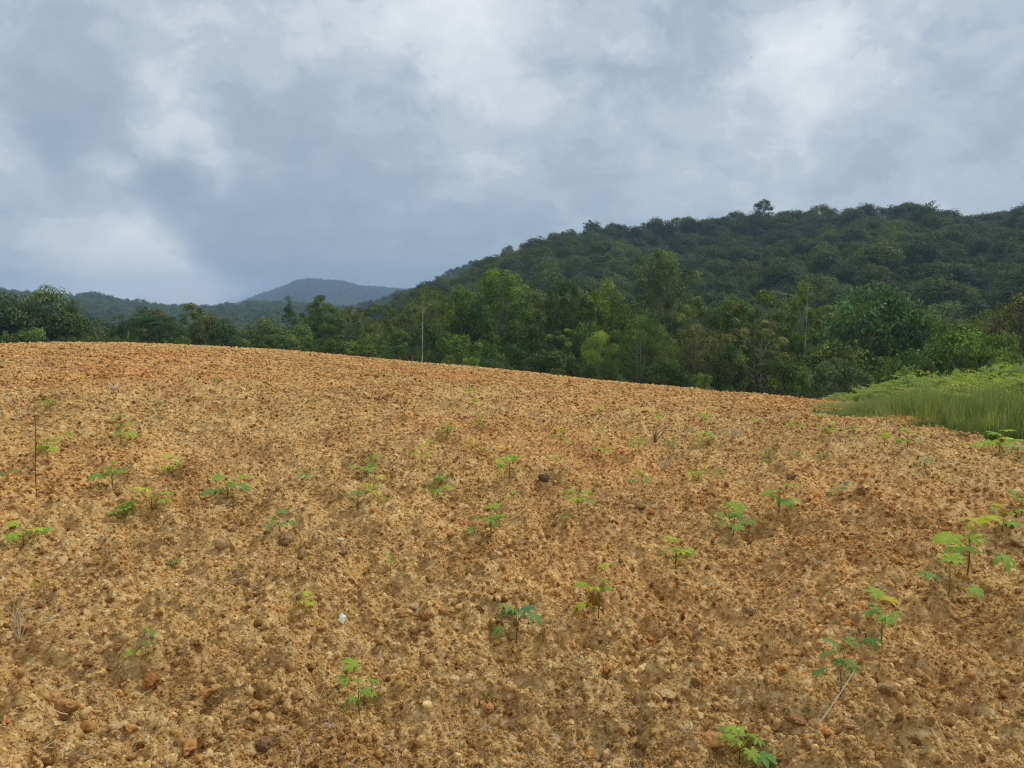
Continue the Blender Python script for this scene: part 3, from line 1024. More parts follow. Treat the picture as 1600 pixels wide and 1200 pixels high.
# ------------------------------------------------------------------ scattering helper (for what nobody could count)
def scatter(name, pts, rot, scl, idx, protos):
    me = bpy.data.meshes.new(name)
    me.vertices.add(len(pts))
    me.vertices.foreach_set('co', np.asarray(pts, np.float32).ravel())
    add_attr(me, 'rot', 'FLOAT_VECTOR', np.asarray(rot, np.float32))
    add_attr(me, 'scl', 'FLOAT_VECTOR', np.asarray(scl, np.float32))
    add_attr(me, 'pick', 'INT', np.asarray(idx, np.int32))
    me.update()
    o = link_obj(name, me, kind='stuff')
    src = bpy.data.collections.new(name + '_source')
    for i, pm in enumerate(protos):
        po = bpy.data.objects.new('%s_%02d' % (name, i), pm)
        src.objects.link(po)
    ng = bpy.data.node_groups.new(name, 'GeometryNodeTree')
    ng.interface.new_socket('Geometry', in_out='INPUT', socket_type='NodeSocketGeometry')
    ng.interface.new_socket('Geometry', in_out='OUTPUT', socket_type='NodeSocketGeometry')
    N_ = ng.nodes.new
    gi, go = N_('NodeGroupInput'), N_('NodeGroupOutput')
    ci = N_('GeometryNodeCollectionInfo')
    ci.inputs['Collection'].default_value = src
    ci.inputs['Separate Children'].default_value = True
    ci.inputs['Reset Children'].default_value = True
    ip = N_('GeometryNodeInstanceOnPoints')
    ip.inputs['Pick Instance'].default_value = True

    def attr(nm, typ):
        a = N_('GeometryNodeInputNamedAttribute')
        a.data_type = typ
        a.inputs['Name'].default_value = nm
        return a.outputs['Attribute']
    e2r = N_('FunctionNodeEulerToRotation')
    L_ = ng.links.new
    L_(gi.outputs[0], ip.inputs['Points'])
    L_(ci.outputs[0], ip.inputs['Instance'])
    L_(attr('pick', 'INT'), ip.inputs['Instance Index'])
    L_(attr('rot', 'FLOAT_VECTOR'), e2r.inputs[0])
    L_(e2r.outputs[0], ip.inputs['Rotation'])
    L_(attr('scl', 'FLOAT_VECTOR'), ip.inputs['Scale'])
    L_(ip.outputs[0], go.inputs[0])
    md = o.modifiers.new('scatter', 'NODES')
    md.node_group = ng
    return o


# ------------------------------------------------------------------ forest on the hills
def canopy_proto(name, seed, W, H, ncl, per, L, mat, kind='round'):
    rng = np.random.default_rng(seed)
    C, Rd = [], []
    for i in range(ncl):
        a = rng.uniform(0, 6.28); u = rng.uniform(0, 1)
        rr = W / 2 * .72 * math.sqrt(u)
        C.append((rr * math.cos(a), rr * math.sin(a), H * (.42 + .42 * math.sqrt(1 - u)) * rng.uniform(.82, 1.08)))
        Rd.append(W * rng.uniform(.15, .24))
    for i in range(int(ncl * .6)):
        a = rng.uniform(0, 6.28)
        C.append((W * .4 * math.cos(a), W * .4 * math.sin(a), H * rng.uniform(.12, .42))); Rd.append(W * rng.uniform(.14, .2))
    C, Rd = np.array(C), np.array(Rd)
    tonec = np.clip(rng.normal(.42, .15, len(C)), 0, 1)
    v, f, tone = leaf_cloud(C, Rd, per, L, L * .6, rng, .75, .3, .62, tonec, 0.0, .22, .07)
    me = mesh_np(name, v, f, M[mat])
    add_attr(me, 'tone', 'FLOAT', tone)
    return me


hp = [canopy_proto('hill_crown', 500 + i, 8.5, 7.5, 18, 95, .50, 'hill_leaf') for i in range(8)]
fp = [canopy_proto('far_crown', 600 + i, 10, 8, 9, 34, 1.2, 'far_leaf') for i in range(5)]
mp = [canopy_proto('mountain_crown', 640 + i, 10, 7, 6, 20, 1.8, 'mount_leaf') for i in range(3)]


def spaced(x, y, mind, *rest):
    cell = {}
    keep = []
    for i, (a, b) in enumerate(zip(x, y)):
        k = (int(a // mind), int(b // mind))
        ok = True
        for dx in (-1, 0, 1):
            for dy in (-1, 0, 1):
                for j in cell.get((k[0] + dx, k[1] + dy), ()):
                    if (x[j] - a) ** 2 + (y[j] - b) ** 2 < mind * mind:
                        ok = False
        if ok:
            cell.setdefault(k, []).append(i)
            keep.append(i)
    return np.array(keep)


def forest(name, hill, ntry, mind, t0, t1, seed, protos, s0, s1, sink, lo=None, hi=None):
    rng = np.random.default_rng(seed)
    x, y, z, r, a = hill.scatter(ntry, t0, t1, rng, lo, hi)
    kp = spaced(x, y, mind)
    x, y, z, a, r = x[kp], y[kp], z[kp], a[kp], r[kp]
    n = len(x)
    s = s0 + (s1 - s0) * rng.beta(1.6, 2.4, n); s = s * np.where(rng.uniform(0, 1, n) < .06, 1.25, 1)
    pts = np.stack([x, y, z - sink], -1)
    rot = np.stack([rng.normal(0, .06, n), rng.normal(0, .06, n), rng.uniform(0, 6.28, n)], -1)
    scl = np.stack([s, s * rng.uniform(.85, 1.15, n), s * rng.uniform(.75, 1.2, n)], -1)
    return pts, rot, scl, rng.integers(0, len(protos), n), a


pts, rot, scl, pk, aa = forest('hill_forest', H1, 16000, 4.9, .1, 1.16, 1, hp, .58, 1.66, 1.4, hi=R(44))
# the trees that stand out against the sky along the ridge, and the largest below it, are objects of their own
hd = np.interp(aa, H1.a, H1.d)
rr1 = np.hypot(pts[:, 0], pts[:, 1])
cand = np.where((np.abs(rr1 / hd - 1) < .03) & (aa > az_e(650, 400)[0]) & (aa < az_e(1640, 400)[0]))[0]
rng = np.random.default_rng(9)
cand = rng.permutation(cand)[:80]
hill_bark = (.16, .14, .11)
for j in cand:
    sx = scl[j]
    t = thing('tree', by_landmark('hill ridge tree high above, {}', 800 + F * math.tan(math.atan2(pts[j][0], pts[j][1]))), 'tree', tuple(pts[j] + np.array([0, 0, .3])), rot[j][2], tuple(sx * rng.uniform(.75, .95)), 'trees along the ridge of the hill')
    pr = PROTO[['open', 'dense', 'dense', 'dense', 'open'][int(rng.integers(0, 5))]]
    pr = pr[int(rng.integers(0, len(pr)))]
    k = 8.6 / pr['H']
    link_obj('trunk', pr['trunk'], t, color=hill_bark, scale=(k, k, k))
    c0 = [G_DK, G_DK, G_MD, G_GR][int(rng.integers(0, 4))]
    link_obj('crown', pr['crown'], t, color=c0, scale=(k, k, k))
keep = np.setdiff1d(np.arange(len(pts)), cand)
scatter('hill_forest', pts[keep], rot[keep], scl[keep], pk[keep], hp)
print('hill crowns', len(keep))

pts, rot, scl, pk, aa = forest('hill_behind_forest', H1b, 2500, 7, .3, 1.1, 2, hp, .9, 1.4, 1.5)
scatter('hill_behind_forest', pts, rot, scl, pk, hp)
pts, rot, scl, pk, aa = forest('left_hills_forest', H2, 26000, 7.0, .05, 1.08, 3, fp, .7, 1.35, 2.0, lo=az_e(-150, 450)[0])
scatter('left_hills_forest', pts, rot, scl, pk, fp)
print('left crowns', len(pts))
pts, rot, scl, pk, aa = forest('mountain_forest', H3, 16000, 12, .2, 1.04, 4, mp, .7, 1.2, 5.0, lo=az_e(300, 450)[0])
scatter('mountain_forest', pts, rot, scl, pk, mp)
print('mountain crowns', len(pts))


# ------------------------------------------------------------------ cassava plot and grass on the right
def palm_leaf(acc, o, d, L, lobes, rng, droop, wide=.17, tone=None, fold=.0):
    """a palmate leaf: lobes spreading from o, facing direction d"""
    d = Vector(d).normalized()
    side = d.cross(Vector((0, 0, 1))).normalized() if abs(d.z) < .98 else Vector((1, 0, 0))
    nrm = side.cross(d).normalized()
    if nrm.z < 0:
        nrm = -nrm
    span = 2.15 if lobes >= 7 else 1.7
    for i in range(lobes):
        w = -span + 2 * span * i / (lobes - 1)
        w += rng.uniform(-.08, .08)
        ld = d * math.cos(w) + side * math.sin(w)
        lt = side * math.cos(w) - d * math.sin(w)
        ll = L * (1 - .30 * abs(w) / span) * rng.uniform(.88, 1.08)
        ww = ll * wide
        def P3(t, s):
            return o + ld * (ll * t) + lt * (ww * s) - Vector((0, 0, 1)) * (droop * ll * t * t) + nrm * (ll * .10 * math.sin(t * 3.1) + abs(s) * ww * .35)
        vs = [P3(0, 0), P3(.35, -.62), P3(.35, 0), P3(.35, .62), P3(.68, -1.0), P3(.68, 0), P3(.68, 1.0), P3(1.0, 0)]
        acc.add([tuple(v) for v in vs], [(0, 2, 1), (0, 3, 2), (1, 2, 5, 4), (2, 3, 6, 5), (4, 5, 7), (5, 6, 7)])


def crop_proto(seed):
    rng = random.Random(seed)
    st, lf = Acc(), Acc()
    tones = []
    for s in range(rng.choice([2, 3, 3])):
        a = rng.uniform(0, 6.28)
        lean = rng.uniform(.05, .3)
        hh = rng.uniform(.62, 1.05)
        top = Vector((math.cos(a) * lean, math.sin(a) * lean, hh))
        m1 = top * .5 + Vector((rng.uniform(-.05, .05), rng.uniform(-.05, .05), 0))
        st.add(*tube([(0, 0, -.1), m1, top], [.026, .021, .016], 5))
        tips = []
        for b_ in range(rng.choice([1, 2, 3])):
            a2 = rng.uniform(0, 6.28)
            tp = top + Vector((math.cos(a2) * .25, math.sin(a2) * .25, rng.uniform(.18, .5)))
            st.add(*tube([top, (top + tp) / 2 + Vector((0, 0, -.03)), tp], [.010, .008, .006], 4))
            tips.append((top, tp))
        for (b0, b1) in tips:
            for k in range(11):
                t = rng.uniform(.1, 1.0)
                p = b0.lerp(b1, t)
                aa_ = rng.uniform(0, 6.28)
                out_ = Vector((math.cos(aa_), math.sin(aa_), rng.uniform(-.1, .8)))
                q_ = p + out_.normalized() * rng.uniform(.12, .26)
                n0 = len(lf.v)
                lf.add(*tube([p, q_], [.004, .003], 3))
                palm_leaf(lf, q_, Vector((out_.x, out_.y, rng.uniform(-1.3, .5))), rng.uniform(.12, .19), 5, rng, .45, .2)
                tones += [min(1, max(0, .25 + .5 * t + rng.uniform(-.2, .2)))] * (len(lf.v) - n0)
    sm = st.mesh('cassava_stem', M['bark'])
    lm = lf.mesh('cassava_foliage', M['crop_leaf'], False)
    # vertices keep their order, so the tones still match
    add_attr(lm, 'tone', 'FLOAT', np.array(tones))
    return sm, lm


CP = [crop_proto(s) for s in range(5)]
FRONT = [(1262, 652), (1300, 657), (1340, 661), (1400, 668), (1500, 680), (1600, 690), (1750, 706), (1900, 722)]
fa = [az_e(p[0], p[1])[0] for p in FRONT]
frr = [ground_hit(p[0], p[1])[2] for p in FRONT]
crr = lambda a: np.interp(a, _az, _r)
rnd = random.Random(4)
cnt = 0
plants = []
tries = 0
while cnt < 230 and tries < 60000:
    tries += 1
    pxr = rnd.uniform(1300, 1720)
    a = az_e(pxr, 620)[0]
    r0 = np.interp(a, fa, frr)
    c = crr(a)
    k = min(1, max(0, (pxr - 1335) / 120))
    rmin = c + 4 + (r0 + 3.6 - c - 4) * k
    r_ = rnd.uniform(rmin, c + 14)
    x, y = r_ * math.sin(a), r_ * math.cos(a)
    if any((x - p[0]) ** 2 + (y - p[1]) ** 2 < .72 ** 2 for p in plants):
        continue
    plants.append((x, y, r_, a, pxr, r_ - rmin))
    cnt += 1
plants.sort(key=lambda p: p[2])
CROPM = [(1308, 'the pale large-leaved bush'), (1362, 'the large glossy dark tree'), (1418, 'the low dense bush behind the plot'), (1505, 'the bright green rounded tree'), (1592, 'the brownish end tree')]


def by_crop(fmt, px):
    c = sorted(CROPM, key=lambda q: abs(q[0] - px))
    for q in c[:4]:
        for w_ in ('', 'well '):
            lb = fmt.format(w_ + ('left of ' if px < q[0] else 'right of ') + q[1])
            if lb not in USED:
                USED.add(lb)
                return lb
    return fmt.format('near ' + c[0][1])


TOPL = ([1300, 1330, 1360, 1400, 1450, 1500, 1560, 1600, 1720], [622, 606, 594, 585, 581, 576, 569, 564, 562])
for i, (x, y, r_, a, pxr, dep) in enumerate(plants):
    z = zb(x, y)
    e = (500 - np.interp(pxr, *TOPL)) / F
    hh = min(2.3, max(.75, EYE + e * r_ - z)) * rnd.uniform(.78, 1.18)
    if dep < 1.5:
        hh *= .85
        lab, grp = by_crop('front row cassava plant, bare stems, {}', pxr), 'cassava plants at the front edge of the plot'
    else:
        lab, grp = 'yellow-green cassava plant inside the plot behind its front edge', 'cassava plants inside the plot'
    s = hh / 1.42
    t = thing('cassava_plant', lab, 'cassava plant', (x, y, z), rnd.uniform(0, 6.28), (1.05, 1.05, s), grp)
    sm, lm = CP[i % 5]
    link_obj('stem', sm, t, color=(.62, .56, .44))
    yel = rnd.uniform(0, 1)
    link_obj('foliage', lm, t, color=(.22 + .16 * yel, .31 + .09 * yel, .07))


def blades(seed, n, h, w, spread, lean=.5, tmean=.4):
    rng = np.random.default_rng(seed)
    vs, fs, tn = [], [], []
    for i in range(n):
        a = rng.uniform(0, 6.28); rr = spread * math.sqrt(rng.uniform())
        p = np.array([rr * math.cos(a), rr * math.sin(a), -.03])
        d = rng.uniform(0, 6.28); l = lean * rng.uniform(.2, 1)
        hh = h * rng.uniform(.5, 1.1)
        out_ = np.array([math.cos(d), math.sin(d), 0]); sd = np.array([-math.sin(d), math.cos(d), 0]) * w
        o = len(vs)
        for k, tt in enumerate((0, .45, .8)):
            c = p + out_ * l * hh * tt ** 2 + np.array([0, 0, hh * tt * (1 - .2 * l * tt)])
            ww = (1, .8, .45)[k]
            vs += [c - sd * ww, c + sd * ww]
        vs.append(p + out_ * l * hh + np.array([0, 0, hh * (1 - .25 * l)]))
        fs += [(o, o + 1, o + 3), (o, o + 3, o + 2), (o + 2, o + 3, o + 5), (o + 2, o + 5, o + 4), (o + 4, o + 5, o + 6)]
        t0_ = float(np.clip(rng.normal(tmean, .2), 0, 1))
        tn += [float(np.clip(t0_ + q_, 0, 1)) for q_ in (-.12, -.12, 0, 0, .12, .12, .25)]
    return vs, fs, tn


def blade_mesh(name, mat, *a, **k):
    v, f, t = blades(*a, **k)
    me = mesh_np(name, np.array(v), np.array(f), mat)
    add_attr(me, 'tone', 'FLOAT', np.array(t))
    return me


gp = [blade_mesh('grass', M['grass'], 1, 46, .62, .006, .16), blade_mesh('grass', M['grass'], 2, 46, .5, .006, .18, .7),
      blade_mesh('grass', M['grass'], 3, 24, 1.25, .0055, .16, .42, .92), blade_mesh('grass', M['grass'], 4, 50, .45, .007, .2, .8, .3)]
rng = np.random.default_rng(8)
n = 9500
a = rng.uniform(fa[0], az_e(1800, 650)[0], n)
r0 = np.interp(a, fa, frr) + .25 * rng.normal(size=n)
r1 = crr(a) + 9
r_ = r0 + (r1 - r0) * rng.uniform(0, 1, n) ** 1.2
x, y = r_ * np.sin(a), r_ * np.cos(a)
ok = (rng.uniform(0, 1, n) < np.clip((a - fa[0]) / (fa[2] - fa[0]) + .15, 0, 1))
x, y, r_, a, r0 = x[ok], y[ok], r_[ok], a[ok], r0[ok]
n = len(x)
hs = rng.uniform(.35, .95, n) * np.clip(.40 + (r_ - r0) * .35, .40, 1.0) * np.clip(1.3 - (r_ - r0) * .14, .38, 1.0) * np.clip((a - fa[0]) / (fa[3] - fa[0]), .28, 1) * np.interp(np.degrees(a), [25, 28, 34], [.75, .9, 1.1])
pick = np.where(rng.uniform(0, 1, n) < np.clip((r_ - r0 - .8) / 4, .18, .8), 2, rng.choice([0, 1, 3], n))
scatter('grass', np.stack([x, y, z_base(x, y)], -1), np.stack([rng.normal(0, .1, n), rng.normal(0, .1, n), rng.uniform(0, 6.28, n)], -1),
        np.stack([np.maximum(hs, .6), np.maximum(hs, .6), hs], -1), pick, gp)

# ------------------------------------------------------------------ loose clods and crumbs on the field
def ico(sub):
    import bmesh
    bm = bmesh.new()
    bmesh.ops.create_icosphere(bm, subdivisions=sub, radius=1)
    v = np.array([x.co[:] for x in bm.verts]); f = np.array([[q.index for q in x.verts] for x in bm.faces])
    bm.free()
    return v, f


def clod_mesh(name, seed, sub, mat, knobs=9, rough=.22, flat=.8):
    v, f = ico(sub)
    rng = np.random.default_rng(seed)
    k = rng.normal(size=(knobs, 3)); k /= np.linalg.norm(k, axis=1)[:, None]
    d = np.full(len(v), .72)
    for q in k:
        dd = np.linalg.norm(v - q * .62, axis=1)
        d = np.maximum(d, .62 + .42 * rng.uniform(.6, 1) * np.exp(-(dd / .55) ** 2))
    for fq, am in ((5.0, .9), (8.5, .7), (14.0, .55)):
        for _ in range(3):
            w_ = rng.normal(size=3); w_ = w_ / np.linalg.norm(w_) * fq
            d = d + rough * .36 * am * np.sin(v @ w_ + rng.uniform(0, 6.28))
    d = d + rng.normal(0, rough * .30, len(v))
    for q_ in (rng.normal(size=(6, 3))):
        q_ = q_ / np.linalg.norm(q_)
        lim = rng.uniform(.50, .72)
        pr = (v * d[:, None]) @ q_
        d = np.where(pr > lim, d * lim / np.maximum(pr, 1e-3) * rng.uniform(.97, 1.03, len(v)), d)
    v = v * d[:, None] * np.array([1, rng.uniform(.6, 1), flat * rng.uniform(.8, 1.1)])
    return mesh_np(name, v, f, M[mat], False)


cps = [clod_mesh('clod', i, 2, 'clod') for i in range(8)] + [clod_mesh('clod', 20 + i, 3, 'clod', 14) for i in range(4)]
rng = np.random.default_rng(3)
n = 460000
r_ = np.exp(rng.uniform(math.log(1.9), math.log(56), n))
a = rng.uniform(-R(45), R(45), n)
x, y = r_ * np.sin(a), r_ * np.cos(a)
dens = np.clip(.75 + 1.2 * fbm(x, y, 1.1, 3, 61), .45, 1)
ok = rng.uniform(0, 1, n) < dens
x, y, r_, a = x[ok], y[ok], r_[ok], a[ok]
n = len(x)
smin = np.maximum(.0045, .00125 * r_)
sz = smin * (rng.uniform(0.0001, 1, n) ** -.34)
sz = np.minimum(sz, np.maximum(.030, smin * 2.4)) * np.clip((62 - r_) / 10, 0, 1)
z = z_field(x, y)
pick = np.where((sz > .014) & (r_ < 8), rng.integers(8, 12, n), rng.integers(0, 8, n))
scatter('soil_clods', np.stack([x, y, z + sz * .25], -1), rng.uniform(0, 6.28, (n, 3)), np.stack([sz] * 3, -1), pick, cps)
print('clods', n)

# dry straw and small weeds lying about
sp2 = [blade_mesh('straw', M['straw'], 60 + i, 1, .11, .0019, .01, .9, .5) for i in range(5)] + [blade_mesh('straw', M['straw'], 70 + i, 4, .08, .0016, .03, 1.0, .5) for i in range(3)]
n = 13000
r_ = np.exp(rng.uniform(math.log(2.2), math.log(32), n)); a = rng.uniform(-R(44), R(44), n)
x, y = r_ * np.sin(a), r_ * np.cos(a)
ok = rng.uniform(0, 1, n) < np.clip(.35 + 2.2 * fbm(x, y, 1.3, 3, 91), .06, 1)
x, y, r_ = x[ok], y[ok], r_[ok]
n = len(x)
s = rng.uniform(.4, 1.3, n) * np.clip(r_ / 9, .8, 1.3)
tilt = rng.uniform(.75, 1.6, n)
scatter('dry_straw', np.stack([x, y, z_field(x, y) + .022], -1), np.stack([tilt, np.zeros(n), rng.uniform(0, 6.28, n)], -1), np.stack([s * np.clip(r_ / 5, 1, 2.4), s * np.clip(r_ / 5, 1, 2.4), s], -1), rng.integers(0, 8, n), sp2)

wp = [blade_mesh('weeds', M['weed'], 80 + i, 14, .045, .004, .03, 1.2, .5) for i in range(4)]
n = 900
r_ = np.exp(rng.uniform(math.log(3), math.log(44), n)); a = rng.uniform(-R(44), R(44), n)
x, y = r_ * np.sin(a), r_ * np.cos(a)
ok = rng.uniform(0, 1, n) < np.clip(.25 + 2.4 * fbm(x, y, 2.6, 3, 95), .03, 1)
x, y, r_ = x[ok], y[ok], r_[ok]; n = len(x)
s = rng.uniform(.4, 1.1, n) * np.clip(r_ / 9, .8, 3.0)
scatter('weeds', np.stack([x, y, z_field(x, y)], -1), np.stack([np.zeros(n), np.zeros(n), rng.uniform(0, 6.28, n)], -1), np.stack([s] * 3, -1), rng.integers(0, 4, n), wp)
# thin weeds along the left crest of the field
n = 1100
pxs = np.concatenate([rng.uniform(120, 380, 600), rng.uniform(-40, 1330, 500)])
a = np.array([az_e(p, 540)[0] for p in pxs]); r_ = crr(a) + rng.uniform(-2, 3, n)
x, y = r_ * np.sin(a), r_ * np.cos(a)
s = rng.uniform(1.6, 4.6, n) * np.where(pxs < 380, 1, .8)
scatter('crest_weeds', np.stack([x, y, z_base(x, y)], -1), np.stack([np.zeros(n), np.zeros(n), rng.uniform(0, 6.28, n)], -1), np.stack([s] * 3, -1), rng.integers(0, 4, n), wp)


# ------------------------------------------------------------------ cassava seedlings in the field
def leaf_mesh(seed, lobes=7, Lp=.11, L=.085, droop=.25, up=.6):
    rng = random.Random(seed)
    acc = Acc()
    p1 = Vector((Lp * .55, 0, Lp * up * .75)); p2 = Vector((Lp, 0, Lp * up))
    acc.add(*tube([(0, 0, 0), p1, p2], [.0022, .0018, .0014], 5))
    palm_leaf(acc, p2, Vector((1, 0, -.25 + rng.uniform(-.15, .25))), L, lobes, rng, droop, .205)
    me = acc.mesh('leaf', M['crop_leaf'], False)
    add_attr(me, 'tone', 'FLOAT', np.full(len(me.vertices), .5))
    return me


LM = [leaf_mesh(1), leaf_mesh(2, 7, .12, .095, .4, .4), leaf_mesh(3, 5, .09, .075, .3, .9), leaf_mesh(4, 7, .10, .09, .15, .7), leaf_mesh(5, 5, .12, .085, .55, .25)]
acc = Acc(); acc.add(*tube([(0, 0, -.03), (.006, .003, .07), (.002, .006, .14), (.008, 0, .19)], [.0042, .0036, .003, .002], 6))
STEM = acc.mesh('stem', M['bark'])


def small_plant(seed):
    rng = random.Random(seed)
    acc = Acc()
    acc.add(*tube([(0, 0, -.03), (.005, 0, .17)], [.004, .003], 4))
    for k in range(5):
        a = 2.4 * k + rng.uniform(-.3, .3); z = .09 + .02 * k
        o = Vector((math.cos(a) * .09, math.sin(a) * .09, z + .05))
        acc.add(*tube([(0, 0, z), o], [.003, .002], 3))
        palm_leaf(acc, o, Vector((math.cos(a), math.sin(a), -.2)), .085, 5, rng, .3, .22)
    me = acc.mesh('seedling', M['crop_leaf'], False)
    add_attr(me, 'tone', 'FLOAT', np.full(len(me.vertices), .5))
    return me


